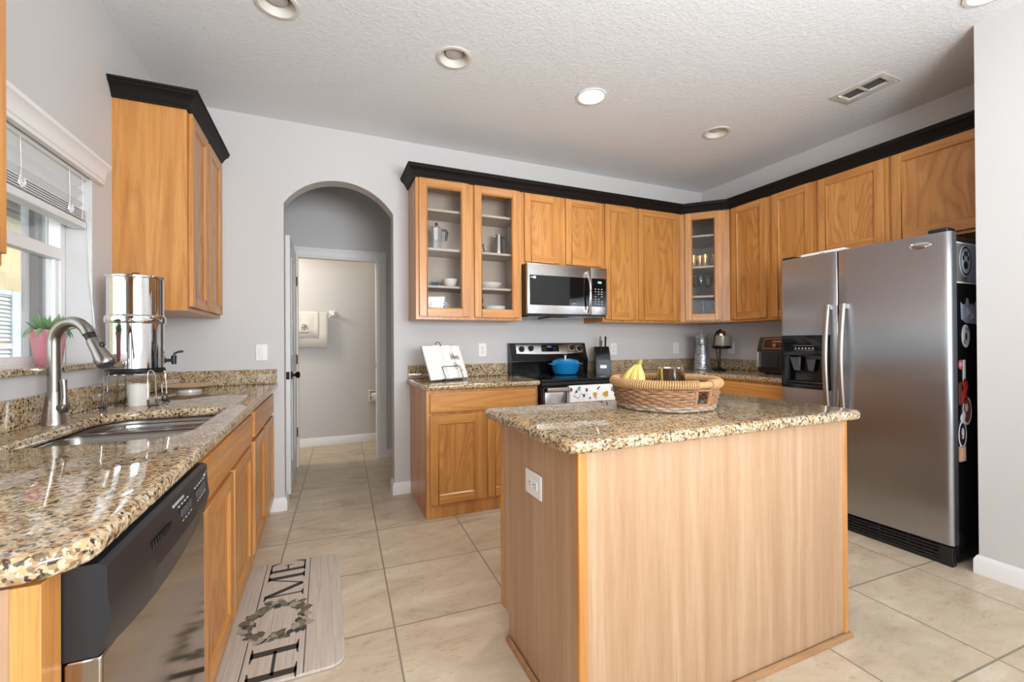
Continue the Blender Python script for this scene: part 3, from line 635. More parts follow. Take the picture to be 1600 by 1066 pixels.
for i in range(5):
    x = VX0 + .058 + i * .0225; s_ = MB(); s_.T = Matrix.Translation((x, 0, ZC + .004)) @ Matrix.Rotation(R(-28), 4, 'Y'); s_.box(-.0058, VY0 + .04, -.0008, .0058, VY1 - .04, .0008)
    part('slat', s_, VENT_M, vt)
part('duct', MB().box(VX0 + .0455, VY0 + .0355, ZC + .07, VX1 - .0455, VY1 - .0355, ZC + .08).box(VX0 + .0455, VY0 + .0355, ZC + .012, VX0 + .0475, VY1 - .0355, ZC + .07).box(VX1 - .0475, VY0 + .0355, ZC + .012, VX1 - .0455, VY1 - .0355, ZC + .07).box(VX0 + .0475, VY0 + .0355, ZC + .012, VX1 - .0475, VY0 + .0375, ZC + .07).box(VX0 + .0475, VY1 - .0375, ZC + .012, VX1 - .0475, VY1 - .0355, ZC + .07), HOLE_SHADE, vt, smooth=False)  # dark lining paints in the shade that deep ductwork would have
part('lever', MB().box(VX0 + .03, VY1 - .05, ZC - .016, VX0 + .05, VY1 - .045, ZC - .004).cyl((VX1 - .02, VY0 + .02, ZC - .008), .004, .003), PLASTIC_W, vt)

# bathroom light (the vanity lamp is beside the doorway, out of sight) 
d = bpy.data.lights.new('bathroom_lamp', 'POINT'); d.energy = 34; d.color = (1, .92, .78); d.shadow_soft_size = .15
o = bpy.data.objects.new('bathroom_lamp', d); o.location = (-1.15, 5.0, 2.2); COL.objects.link(o)

# ------------------------------------------------------------------ sink, faucet
SNK = brushed('sink_steel', (140, 137, 133), .28, .2, 0., 'Z', 500., 'x')
sk = thing('kitchen_sink', 'double bowl stainless sink set under the granite counter', 'sink', (-.615, 1.97, CT - TH))
def bowl(poly_top, depth, shrink, z0):
    cx = sum(p[0] for p in poly_top) / len(poly_top); cy = sum(p[1] for p in poly_top) / len(poly_top); rows = []
    for s_, z in ((1.0, z0), (1.0 - shrink * .3, z0 - .01), (1 - shrink * .6, z0 - depth * .7), (1 - shrink * .8, z0 - depth * .93), (1 - shrink * 1.4, z0 - depth), (.02, z0 - depth - .003)):
        rows.append([(cx + (p[0] - cx) * s_, cy + (p[1] - cy) * s_, z) for p in poly_top])
    return MB().grid(rows, True)
B1 = rrect(-.83, 1.626, -.402, 2.015, (.03, .135, .05, .05), 8); B2 = rrect(-.83, 2.05, -.402, 2.324, (.05, .05, .05, .14), 8)
ZS = CT - TH - .001
part('bowl', bowl(B1, .20, .07, ZS - .004), SNK, sk); part('bowl', bowl(B2, .18, .07, ZS - .004), SNK, sk)
k = MB(); k.merge(filled([rrect(-.85, 1.60, -.385, 2.34, .1), B1, B2], .004), Matrix.Translation((0, 0, ZS - .004))); part('rim', k, SNK, sk)
for y in (1.82, 2.19): part('drain', MB().lathe([(.055, .0), (.05, .003), (.035, .0), (.03, -.004), (.001, -.004)], (-.615, y, ZS - .2 if y < 2 else ZS - .18), 28), CHROME, sk)
gr = MB()
for i in range(7): y = 2.085 + i * .031; gr.tube([(-.76, y, ZS - .024), (-.44, y, ZS - .024)], .0018, 6)
for i in range(3): x = -.76 + i * .16; gr.tube([(x, 2.08, ZS - .027), (x, 2.288, ZS - .027)], .002, 6)
gr.tube([(-.76, 2.08, ZS - .010), (-.44, 2.08, ZS - .010), (-.44, 2.288, ZS - .010), (-.76, 2.288, ZS - .010)], .0028, 8, True)
for x in (-.76, -.44):
    for y in (2.08, 2.288): gr.tube([(x, y, ZS - .010), (x, y, ZS - .17)], .0025, 6)
solo('sink_grid', gr, CHROME, 'chrome wire rack set inside the far sink bowl', 'sink rack', loc=(-.615, 2.14, ZS - .17))

fx, fy = -.888, 2.075
fa = thing('kitchen_faucet', 'brushed nickel pull-down faucet standing behind the sink', 'faucet', (fx, fy, CT))
part('base', MB().lathe([(.034, 0), (.034, .004), (.0325, .008), (.0225, .095), (.0215, .112), (.021, .115)], (fx, fy, CT), 36), NICKEL, fa)
sd = Vector((.86, -.51, 0)).normalized()
arc = [(fx, fy, CT + .112), (fx, fy, CT + .20), (fx, fy, CT + .285)]
r_ = .076; cz = CT + .288
for i in range(1, 19):
    a = pi - i * R(155) / 18; arc.append((fx + sd.x * (r_ + r_ * cos(a)), fy + sd.y * (r_ + r_ * cos(a)), cz + r_ * sin(a)))
part('spout', MB().tube(arc, .0185, 20), NICKEL, fa)
e = Vector(arc[-1]); dr = (Vector(arc[-1]) - Vector(arc[-2])).normalized()
dr = (dr + Vector((sd.x * .10, sd.y * .1, 0))).normalized()
def along(a, b): return [tuple(e + dr * a), tuple(e + dr * b)]
part('collar', MB().tube(along(-.002, .026), [.0165, .0165], 20), BLACKP, fa, label='black collar')
hd = [tuple(e + dr * t) for t in (.024, .03, .07, .11, .125, .13)]
part('spray_head', MB().tube(hd, [.017, .0195, .0215, .027, .0275, .025], 24), NICKEL, fa)
part('spray_face', MB().tube([tuple(e + dr * .1295), tuple(e + dr * .1325)], [.0235, .022], 24), GREYP, fa)
side = dr.cross(Vector((0, 1, 0))).normalized(); nb = Vector((sd.x, sd.y, .55)).normalized()
bp_ = e + dr * .062 + (nb - dr * nb.dot(dr)).normalized() * .0205
part('button', MB().ball(tuple(bp_), .0105, 14, .8, .8, 1.3), BLACKP, fa)
hy = fy + .03
hq = Vector((.919, -.395, 0)); hb0 = Vector((fx, fy, CT + .058)); hl = Matrix.Identity(4)
hm_ = MB(); hm_.tube([hb0 + hq * .018, hb0 + hq * .028, hb0 + hq * .044, hb0 + hq * .047], [.015, .0165, .0165, .012], 20)
hm_.tube([hb0 + hq * .036 + Vector((0, 0, .005)), hb0 + hq * .037 + Vector((0, 0, .035)), hb0 + hq * .034 + Vector((0, .004, .07)), hb0 + hq * .030 + Vector((0, .006, .098))], [.012, .0085, .008, .0105], 14)
part('handle', hm_, NICKEL, fa)

# ------------------------------------------------------------------ water filter on wire stand, cup, platter, succulent
ux, uy, uz = -.800, 2.535, CT + .155
st = thing('wire_stand', 'chrome wire stand raising the steel water filter', 'stand', (ux, uy, CT))
k = MB(); k.tube([(ux + .108 * cos(2 * pi * i / 40), uy + .108 * sin(2 * pi * i / 40), CT + .148) for i in range(40)], .0028, 8, True)
k.tube([(ux - .1, uy, CT + .147), (ux + .1, uy, CT + .147)], .0025, 8); k.tube([(ux, uy - .1, CT + .147), (ux, uy + .1, CT + .147)], .0025, 8)
part('ring', k, CHROME, st)
for a in (R(45), R(135), R(225), R(315)):
    l = MB(); c_, s_ = cos(a), sin(a); tx, ty = -s_, c_
    P = lambda rr, tt, z: (ux + c_ * rr + tx * tt, uy + s_ * rr + ty * tt, CT + z)
    l.mat(0).tube([P(.118, -.017, .03), P(.112, -.015, .14), P(.108, -.011, .158), P(.106, 0, .166), P(.108, .011, .158), P(.112, .015, .14), P(.118, .017, .03)], .0026, 8)
    l.mat(1).tube([P(.118, -.017, .034), P(.120, -.017, .006), P(.13, -.017, .004)], .0042, 8).tube([P(.118, .017, .034), P(.120, .017, .006), P(.13, .017, .004)], .0042, 8).tube([P(.120, -.017, .006), P(.120, .017, .006)], .0035, 8)
    part('leg', l, [CHROME, BLACKP], st)
uf = thing('water_filter', 'tall polished steel gravity water filter beside the faucet', 'water filter', (ux, uy, uz))
part('bottom_ring', MB().lathe([(.106, 0), (.108, .004), (.108, .012), (.102, .016)], (ux, uy, uz + .001), 64), BLACKP, uf)
part('lower_chamber', MB().lathe([(.100, .016), (.1045, .02), (.1045, .222), (.1045, .224)], (ux, uy, uz), 64), CHROME, uf)
part('middle_band', MB().lathe([(.1045, .222), (.1095, .226), (.1115, .233), (.1115, .25), (.1095, .257), (.1045, .262)], (ux, uy, uz), 64), CHROME, uf)
part('upper_chamber', MB().lathe([(.1035, .262), (.1035, .43)], (ux, uy, uz), 64), CHROME, uf)
part('lid', MB().lathe([(.1035, .428), (.1085, .43), (.1095, .434), (.1085, .438), (.102, .441), (.06, .447), (.001, .449)], (ux, uy, uz), 64), CHROME, uf)
part('lid_knob', MB().lathe([(.016, .448), (.017, .454), (.013, .458), (.001, .459)], (ux, uy, uz), 24), BLACKP, uf)
sp = MB(); dv = Vector((.82, .57, 0)).normalized()
S = lambda t, z: (ux + dv.x * t, uy + dv.y * t, uz + z)
sp.tube([S(.100, .05), S(.112, .05)], .014, 16).tube([S(.11, .05), S(.145, .05)], .008, 12).tube([S(.146, .072), S(.147, .03)], [.0115, .010], 14).tube([S(.147, .07), S(.15, .083), S(.165, .09), S(.185, .092)], [.006, .0055, .005, .0055], 10)
part('spigot', sp, BLACKP, uf, label='black plastic spigot')
CER = plain('white_ceramic', (228, 224, 216), .25, coat=.4)
def cup_prof(r0, r1, h, t=.003): return [(r0, 0), (r0 * 1.05, .003), (r1, h), (r1 - t, h), (r0 * 1.03 - t, .006), (.001, .005)]
solo('ceramic_cup', MB().lathe(cup_prof(.037, .042, .10), (-.795, 2.545, CT), 40), CER, 'off-white ceramic cup under the wire stand', 'cup', loc=(-.795, 2.545, CT))
pl_ = thing('serving_platter', 'tan round footed platter by the corner of the sink counter', 'plate', (-.745, 3.16, CT))
TAN = plain('tan_stoneware', (196, 158, 104), .3, coat=.3)
part('dish', MB().lathe([(.06, .012), (.09, .018), (.145, .036), (.147, .039), (.143, .041), (.09, .026), (.001, .022)], (-.745, 3.16, CT), 56), TAN, pl_)
part('foot_ring', MB().lathe([(.062, 0), (.060, .014), (.055, .014), (.056, 0)], (-.745, 3.16, CT), 40), CER, pl_)
px_, py_ = -1.0, 2.30; sz = 1.1165
po = thing('potted_succulent', 'succulent in a pink glazed pot on the window sill', 'plant', (px_, py_, sz))
PINK = plain('pink_glaze', (198, 124, 136), .3, coat=.5, var=.12, vscale=40)
part('pot', MB().lathe([(.036, 0), (.038, .003), (.053, .135), (.0535, .14), (.050, .14), (.047, .125), (.001, .12)], (px_, py_, sz), 36), PINK, po)
part('soil', MB().lathe([(.047, .124), (.001, .128)], (px_, py_, sz), 24, cap=False), plain('dark_soil', (62, 48, 38), .95), po)
SUC = plain('succulent_green', (112, 148, 104), .45, var=.3, vscale=30)
fo = MB(); rnd = random.Random(3)
for i in range(34):
    a = i * 2.399; el = R(10 + 62 * (i / 34.) ** 1.2 + rnd.uniform(-6, 6)); L_ = .085 - .035 * i / 34. + rnd.uniform(-.008, .012)
    if -.7 > cos(a): L_ *= .55
    d_ = Vector((cos(a) * cos(el), sin(a) * cos(el), sin(el))); b_ = Vector((px_ + cos(a) * .01, py_ + sin(a) * .01, sz + .132))
    pts = [b_ + d_ * L_ * t + Vector((0, 0, .012 * t * t)) for t in (0, .3, .6, .85, 1)]
    fo.tube(pts, [.006, .0095, .0085, .005, .0008], 8, flat=.45)
part('leaves', fo, SUC, po)
fo2 = MB(); 
for i in range(10):
    a = i * .63 + .3; q = [(px_ + cos(a) * (.045 + .022 * t), py_ + sin(a) * (.045 + .03 * t), sz + .142 + .012 * t - .04 * t * t) for t in (0, .4, .8, 1.1)]
    fo2.tube(q, [.006, .0075, .005, .001], 7, flat=.6)
part('trailing_leaf', fo2, SUC, po)

# ------------------------------------------------------------------ dishwasher
DX = XL + .61; DY0, DY1 = .845, 1.452
dwash = thing('dishwasher', 'stainless dishwasher with a black control panel under the counter', 'dishwasher', (DX - .25, 1.15, 0))
part('tub', MB().box(DX - .56, DY0 + .005, .10, DX - .004, DY1 - .005, .868), GREYP, dwash, smooth=False)
part('toe_panel', MB().box(DX - .05, DY0, 0, DX - .03, DY1, .1), BLACKP, dwash, smooth=False)
dm = MB(); n = 14; rows = []
for i in range(n + 1):
    y = DY0 + .002 + (DY1 - DY0 - .004) * i / n; rows.append(y)
part('door', MB().box(DX - .003, DY0 + .002, .115, DX + .044, DY1 - .002, .728), STEEL_DW, dwash, bevel=.004, seg=3)
# control panel: sculpted lower edge (bowed), finger recess
cp = MB(); rows = []
for i in range(25):
    t = i / 24.; y = DY0 + (DY1 - DY0) * t; bow = 1 - (2 * t - 1) ** 2; zl = .728 - .032 * bow + .014
    xo = DX + .052 + .012 * bow
    rows.append([(DX - .003, y, .868), (DX + .040, y, .868), (DX + .050, y, .862), (xo, y, .815), (xo + .004, y, .782), (DX + .046, y, zl - .006), (DX + .040, y, zl - .012), (DX - .003, y, zl - .012)])
cp.grid(rows, True); m8 = 8
n0 = len(cp.v) - 25 * m8; cp.f.append(tuple(range(m8 - 1, -1, -1))); cp.f.append(tuple(24 * m8 + i for i in range(m8))); cp.mi += [0, 0]
part('control_panel', cp, DW_BLACK, dwash, angle=22)
def dwx(y, z):
    t = (y - DY0) / (DY1 - DY0); bow = 1 - (2 * t - 1) ** 2; f = (z - .815) / .047
    return DX + .052 + .012 * bow - (.002 + .012 * bow) * max(0, f) + .0015
vg = MB()
for i in range(9):
    y = 1.0 + i * .012; vg.box(dwx(y, .822) - .003, y, .818, dwx(y, .822), y + .007, .832)
part('air_vent', vg, BLACKG, dwash)
GREYMARK = plain('panel_marking', (170, 170, 168), .5)
for grp, y0, n in (('a', 1.165, 4), ('b', 1.30, 5)):
    for i in range(n):
        y = y0 + i * .022; part('button', MB().box(dwx(y, .82) - .002, y, .812, dwx(y, .82), y + .014, .832), GREYP, dwash)
mk = MB()
for grp, y0, n in (('a', 1.165, 4), ('b', 1.30, 5)):
    for i in range(n):
        y = y0 + i * .022; mk.box(dwx(y, .808) - .002, y + .002, .806, dwx(y, .808), y + .012, .8085)
        mk.box(dwx(y, .838) - .002, y + .002, .837, dwx(y, .838), y + .011, .8395)
mk.box(dwx(1.17, .848) - .002, 1.14, .846, dwx(1.17, .848), 1.215, .851)
part('marking', mk, GREYMARK, dwash)
part('badge', MB().merge(MB().lathe([(.017, 0), (.016, .002), (.001, .0025)], (0, 0, 0), 24, sy=.55), Matrix.Translation((dwx(1.425, .842) - .001, 1.422, .842)) @ Matrix.Rotation(pi / 2, 4, 'Z') @ Matrix.Rotation(R(-84), 4, 'X') @ Matrix.Rotation(pi, 4, 'X')), SATIN, dwash)

# ------------------------------------------------------------------ stove with pot, towel
SX0, SX1 = 1.470, 2.229; SYF = YB - .655
rg = thing('electric_range', 'black and stainless electric range between the back counters', 'stove', ((SX0 + SX1) / 2, YB - .33, 0))
part('body', MB().box(SX0 + .002, SYF + .03, .02, SX1 - .002, YB - .022, .905), BLACKP, rg, smooth=False)
part('cooktop', MB().box(SX0, SYF - .012, .900, SX1, YB - .1, .918), BLACKG, rg, bevel=.005)
bgm = MB().prism([(YB - .022, .905), (YB - .115, .905), (YB - .115, 1.0), (YB - .125, 1.03), (YB - .095, 1.095), (YB - .07, 1.185), (YB - .05, 1.19), (YB - .022, 1.19)], SX0, SX1, 'x')
part('backguard', bgm, BLACKG, rg, bevel=.004)
# stainless fascia lies on the slanted upper face
u = Vector((0, .025, .09)).normalized(); nrm = Vector((0, -u.z, u.y))
FT = Matrix(((1, 0, 0, 0), (0, u.y, nrm.y, YB - .095), (0, u.z, nrm.z, 1.095), (0, 0, 0, 1)))
xm = (SX0 + SX1) / 2
def fas(x, v, n=0.): return FT @ Vector((x, v, n))
k = MB(); k.merge(filled([[(SX0 + .052, .004), (SX0 + .2, -.004), (xm, -.006), (SX1 - .2, -.004), (SX1 - .035, .004), (SX1 - .035, .088), (SX0 + .048, .088)]], .003, .001, 1), FT)
part('fascia', k, STEEL_H, rg)
dp = MB(); dp.merge(filled([rrect(xm - .085, .016, xm + .09, .076, .005)], .0015), FT @ Matrix.Translation((0, 0, .003)))
disp = part('display', dp, DARKGLASS, rg)
part('clock', MB().merge(filled([[(xm - .025, .054), (xm + .015, .054), (xm + .015, .069), (xm - .025, .069)]], .0006), FT @ Matrix.Translation((0, 0, .0045))), emit('clock_blue', (70, 110, 190), .07), disp)
dk = MB()
for i in range(4):
    for j in range(3):
        for x0 in (xm - .078, xm + .03): dk.merge(filled([[(x0 + i * .012, .022 + j * .014), (x0 + .008 + i * .012, .022 + j * .014), (x0 + .008 + i * .012, .027 + j * .014), (x0 + i * .012, .027 + j * .014)]], .0004), FT @ Matrix.Translation((0, 0, .0045)))
part('key', dk, GREYP, disp)
for x, v in ((SX0 + .10, .042), (SX0 + .19, .048), (SX1 - .155, .050), (SX1 - .075, .042)):
    kb = MB(); kb.T = FT @ Matrix.Translation((x, v, .003)); kb.lathe([(.025, 0), (.025, .006), (.021, .008), (.020, .024), (.018, .027), (.001, .027)], (0, 0, 0), 28).box(-.004, -.02, .024, .004, .02, .032)
    kk = part('knob', kb, BLACKP, rg)
    part('dial', MB().merge(MB().lathe([(.030, 0), (.030, .0012), (.026, .0012)], (0, 0, 0), 32, cap=False), FT @ Matrix.Translation((x, v, .003))), GREYMARK, kk)
bn = MB()
for x, y, r in ((SX0 + .2, YB - .24, .085), (SX1 - .2, YB - .24, .105), (SX0 + .2, YB - .49, .105), (SX1 - .2, YB - .49, .085)):
    for q in (r, r * .6): bn.lathe([(q, 0), (q - .0025, .0003), (q - .005, 0)], (x, y, .9182), 48, cap=False)
part('burner', bn, GREYP, rg)
part('control_strip', MB().box(SX0 + .004, SYF, .868, SX1 - .004, SYF + .03, .899), BLACKG, rg, bevel=.004)
od = part('oven_door', MB().box(SX0 + .006, SYF - .022, .22, SX1 - .006, SYF + .03, .862), BLACKG, rg, bevel=.006)
part('door_skin', MB().merge(filled([[(SX0 + .02, .23), (SX1 - .02, .23), (SX1 - .02, .825), (SX0 + .02, .825)], rrect(SX0 + .20, .34, SX1 - .2, .765, .05)], .003, .001, 1), Matrix(((1, 0, 0, 0), (0, 0, -1, SYF - .022), (0, 1, 0, 0), (0, 0, 0, 1)))), STEEL_H, od)
hb = MB(); hb.box(SX0 + .016, SYF - .075, .828, SX1 - .016, SYF - .05, .862).box(SX0 + .03, SYF - .055, .832, SX0 + .055, SYF - .02, .858).box(SX1 - .055, SYF - .055, .832, SX1 - .03, SYF - .02, .858)
part('handle', hb, SATIN, od, bevel=.009, seg=4)
part('storage_drawer', MB().box(SX0 + .006, SYF - .012, .05, SX1 - .006, SYF + .03, .21), STEEL_H, rg, bevel=.004)
# towel over the oven handle
TW0, TW1 = 1.665, 2.082
tw = thing('dish_towel', 'white dish towel with campfire prints hanging on the oven handle', 'towel', ((TW0 + TW1) / 2, SYF - .062, .52))
rows = []
prof = [(SYF - .044, .60), (SYF - .045, .76), (SYF - .0455, .85), (SYF - .05, .8665), (SYF - .0625, .870), (SYF - .075, .8665), (SYF - .0795, .85), (SYF - .081, .76), (SYF - .082, .66), (SYF - .083, .52)]
for i in range(22):
    x = TW0 + (TW1 - TW0) * i / 21.; rows.append([(x, y + (.0022 * sin(i * .9 + j) if j > 6 else 0), z) for j, (y, z) in enumerate(prof)])
a_ = MB().grid(rows); 
cl = part('cloth', a_, plain('white_cotton', (234, 231, 228), .9, bump=.3, bscale=900), tw); sm = cl.modifiers.new('thickness', 'SOLIDIFY'); sm.thickness = .0018; sm.offset = 0
TEAL, MAR, GOLD, SLAT = plain('teal_print', (84, 150, 160), .9), plain('maroon_print', (120, 62, 84), .9), plain('gold_print', (206, 150, 48), .9), plain('slate_print', (80, 84, 100), .9)
prm = MB(); rnd = random.Random(5); ty = SYF - .0865
def blob(x, z, rx, rz, mi, n=9, rot=0.):
    pts = []
    for i in range(n):
        a = 2 * pi * i / n; rr = 1 + .18 * sin(3 * a + x * 50); px0, pz0 = rx * rr * cos(a), rz * rr * sin(a)
        pts.append((x + px0 * cos(rot) - pz0 * sin(rot), z + px0 * sin(rot) + pz0 * cos(rot)))
    prm.mat(mi).prism(pts, ty, ty + .0006, 'y')
for x, z, rx, rz, mi, ro in ((1.675, .842, .010, .016, 1, 0), (1.745, .852, .012, .012, 0, 0), (1.81, .835, .010, .014, 1, .3), (1.915, .845, .018, .006, 1, .7), (2.04, .832, .010, .018, 0, 0), (1.885, .797, .017, .019, 2, 0), (1.89, .776, .003, .012, 3, .3), (1.982, .797, .026, .022, 2, 0), (1.785, .795, .010, .014, 3, .4), (1.84, .772, .008, .008, 3, 0), (1.72, .826, .010, .010, 3, 0),
                         (1.70, .73, .014, .012, 2, 0), (1.78, .72, .012, .016, 0, 0), (1.87, .71, .02, .014, 1, 0), (1.96, .72, .012, .018, 3, 0), (2.04, .73, .016, .014, 2, 0)):
    blob(x, z, rx, rz, mi, rot=ro)
prm.mat(3)
for (x0, z0), (x1, z1) in (((1.692, .800), (1.735, .775)), ((1.735, .775), (1.765, .815)), ((1.705, .81), (1.725, .845)), ((1.725, .845), (1.755, .83))):
    d_ = Vector((x1 - x0, z1 - z0)).normalized() * .0015; prm.prism([(x0 - d_.y, z0 + d_.x), (x0 + d_.y, z0 - d_.x), (x1 + d_.y, z1 - d_.x), (x1 - d_.y, z1 + d_.x)], ty, ty + .0006, 'y')
part('print', prm, [TEAL, MAR, GOLD, SLAT], tw, smooth=False)
# blue dutch oven
BLUE = plain('blue_enamel', (20, 122, 182), .12, coat=.6); bx, by_ = 1.905, 3.27
pt = thing('dutch_oven', 'blue enamel dutch oven on the rear burner of the stove', 'pot', (bx, by_, .919))
part('pot_body', MB().lathe([(.080, 0), (.095, .006), (.112, .035), (.124, .085), (.127, .092), (.121, .092), (.105, .03), (.001, .01)], (bx, by_, .919), 48), BLUE, pt)
hh = MB()
for s_ in (1, -1):
    hh.tube([(bx + s_ * .118, by_ - .035, 1.006), (bx + s_ * .148, by_ - .028, 1.010), (bx + s_ * .156, by_, 1.011), (bx + s_ * .148, by_ + .028, 1.010), (bx + s_ * .118, by_ + .035, 1.006)], .0065, 10, flat=.8)
part('handle', hh, BLUE, pt)
part('lid', MB().lathe([(.127, .093), (.128, .098), (.118, .103), (.104, .122), (.06, .134), (.018, .138), (.001, .138)], (bx, by_, .919), 48), BLUE, pt)
part('lid_knob', MB().lathe([(.009, .137), (.008, .152), (.015, .158), (.0165, .165), (.012, .171), (.001, .172)], (bx, by_, .919), 24), CHROME, pt)

# ------------------------------------------------------------------ microwave
MX0, MX1, MY, MZ0, MZ1 = 1.480, 2.240, YB - .405, 1.425, 1.829
mw = thing('microwave_oven', 'stainless over-the-range microwave under the short cabinet', 'microwave', ((MX0 + MX1) / 2, YB - .2, MZ0))
part('housing', MB().box(MX0, MY + .03, MZ0 - .012, MX1, YB - .001, MZ1), BLACKP, mw, smooth=False)
part('underside_vent', MB().box(MX0 + .02, MY + .012, MZ0 - .022, MX1 - .02, YB - .05, MZ0 - .012).box(MX0 + .22, MY + .02, MZ0 - .030, MX0 + .46, YB - .15, MZ0 - .022), BLACKG, mw, smooth=False)
xd = MX0 + .595
part('front_grille', MB().box(MX0, MY + .004, MZ1 - .028, MX1, MY + .03, MZ1), STEEL_H, mw, bevel=.002)
dm_ = part('door', MB().merge(filled([[(MX0 + .001, MZ0), (xd, MZ0), (xd, MZ1 - .003), (MX0 + .001, MZ1 - .003)]], .03, .003, 2), Matrix(((1, 0, 0, 0), (0, 0, -1, MY + .028), (0, 1, 0, 0), (0, 0, 0, 1)))), STEEL_H, mw)
part('window', MB().box(MX0 + .02, MY - .0035, MZ0 + .07, xd - .004, MY - .0015, MZ1 - .093), DARKGLASS, dm_, bevel=.001)
part('control_panel', MB().merge(filled([[(xd + .002, MZ0), (MX1 - .001, MZ0), (MX1 - .001, MZ1 - .003), (xd + .002, MZ1 - .003)]], .03, .003, 2), Matrix(((1, 0, 0, 0), (0, 0, -1, MY + .028), (0, 1, 0, 0), (0, 0, 0, 1)))), STEEL_H, mw)
kp = part('keypad', MB().box(xd + .006, MY - .0035, MZ0 + .07, MX1 - .012, MY - .0015, MZ1 - .093), DARKGLASS, mw, bevel=.001)
part('display', MB().box(xd + .07, MY - .0042, MZ1 - .135, xd + .105, MY - .0036, MZ1 - .118), emit('clock_green', (90, 220, 190), 1.3), kp)
km = MB()
for j in range(7):
    for i in range(3):
        if (i + j) % 5 == 4: continue
        km.box(xd + .036 + i * .032, MY - .0042, MZ0 + .09 + j * .021, xd + .036 + i * .032 + .016, MY - .0036, MZ0 + .09 + j * .021 + .007)
part('key', km, GREYMARK, kp)
part('badge', MB().box(MX0 + .052, MY - .0042, MZ1 - .122, MX0 + .074, MY - .0036, MZ1 - .102).box(MX0 + .03, MY - .0042, MZ1 - .116, MX0 + .048, MY - .0036, MZ1 - .108), PLASTIC_W, dm_)
hp = []
for i in range(15):
    t = i / 14.; hp.append((xd - .042 + .004 * sin(pi * t), MY - .012 - .034 * sin(pi * t), MZ0 + .018 + (MZ1 - MZ0 - .06) * t))
part('handle', MB().tube(hp, .0135, 14, flat=.65).box(xd - .05, MY - .016, MZ0 + .014, xd - .034, MY, MZ0 + .034).box(xd - .05, MY - .016, MZ1 - .062, xd - .034, MY, MZ1 - .042), CHROME, dm_)

# ------------------------------------------------------------------ refrigerator
FX, FY_0, FY_1, FYM = 3.008, 1.186, 2.122, 1.732
fr = thing('refrigerator', 'side-by-side stainless refrigerator standing in the wall alcove', 'refrigerator', (3.38, 1.65, 0))
part('cabinet_body', MB().box(FX + .068, FY_0 + .004, .015, XR - .03, FY_1 - .004, 1.748), BLACKG, fr, bevel=.004)
def fridge_door(name, y0, y1, rn, rf, hole=None):
    # bowed front with rounded edges, extruded upright
    pts = [(FX + .064, y0), (FX + .064, y1)]
    n = 18; front = []
    for i in range(n + 1):
        t = i / n; y = y0 + (y1 - y0) * t; e0 = max(0, 1 - (y - y0) / rn); e1 = max(0, 1 - (y1 - y) / rf)
        x = FX + .004 * (2 * (y - FY_0) / (FY_1 - FY_0) - 1) ** 2 + rn * (1 - sqrt(max(0, 1 - e0 ** 2))) + rf * (1 - sqrt(max(0, 1 - e1 ** 2)))
        front.append((x, y))
    for k_ in range(1, 6): # finer rounding
        a = k_ / 6.
        front.append((FX + .004 + rn * (1 - sin(a * pi / 2)), y0 + rn * (1 - cos(a * pi / 2))))
    front = sorted(set(front), key=lambda p: p[1])
    front = [p for p in front if not (p[1] < y0 + rn * .98 and p[1] > y0 + 1e-6 and abs(p[0] - (FX + .004 + rn * (1 - sqrt(max(0, 1 - (1 - (p[1] - y0) / rn) ** 2))))) > .02)]
    def piece(mb, ya, yb, z0, z1):
        q = [p for p in front if ya - 1e-6 <= p[1] <= yb + 1e-6]
        fx_ = lambda y: FX + .004 * (2 * (y - FY_0) / (FY_1 - FY_0) - 1) ** 2
        if q[0][1] > ya + 1e-5: q = [(fx_(ya), ya)] + q
        if q[-1][1] < yb - 1e-5: q = q + [(fx_(yb), yb)]
        mb.prism(q + [(FX + .064, yb), (FX + .064, ya)], z0, z1, 'z')
    mb = MB()
    if hole is None: piece(mb, y0, y1, .112, 1.768)
    else:
        ha, hb_, hz0, hz1 = hole
        piece(mb, y0, y1, .112, hz0); piece(mb, y0, y1, hz1, 1.768); piece(mb, y0, ha, hz0, hz1); piece(mb, hb_, y1, hz0, hz1)
        mb.box(FX + .056, ha, hz0, FX + .064, hb_, hz1)
    return part(name, mb, STEEL, fr, angle=50)
fdoor = fridge_door('fridge_door', FY_0, FYM - .004, .022, .006); zdoor = fridge_door('freezer_door', FYM + .004, FY_1, .006, .02, (1.772 + .005, 2.104 - .005, .873, 1.227))
for dd, y in ((zdoor, 1.781), (fdoor, 1.690)):
    hp = []
    for i in range(21):
        t = i / 20.; hp.append((FX - .018 - .036 * sin(pi * t) ** .8, y, .70 + .725 * t))
    hm = MB().tube(hp, .0165, 14, flat=.75)
    for z in (.715, 1.41): hm.box(FX - .022, y - .012, z - .014, FX + .004, y + .012, z + .014)
    part('handle', hm, SATIN, dd, label='satin metal bowed handle')
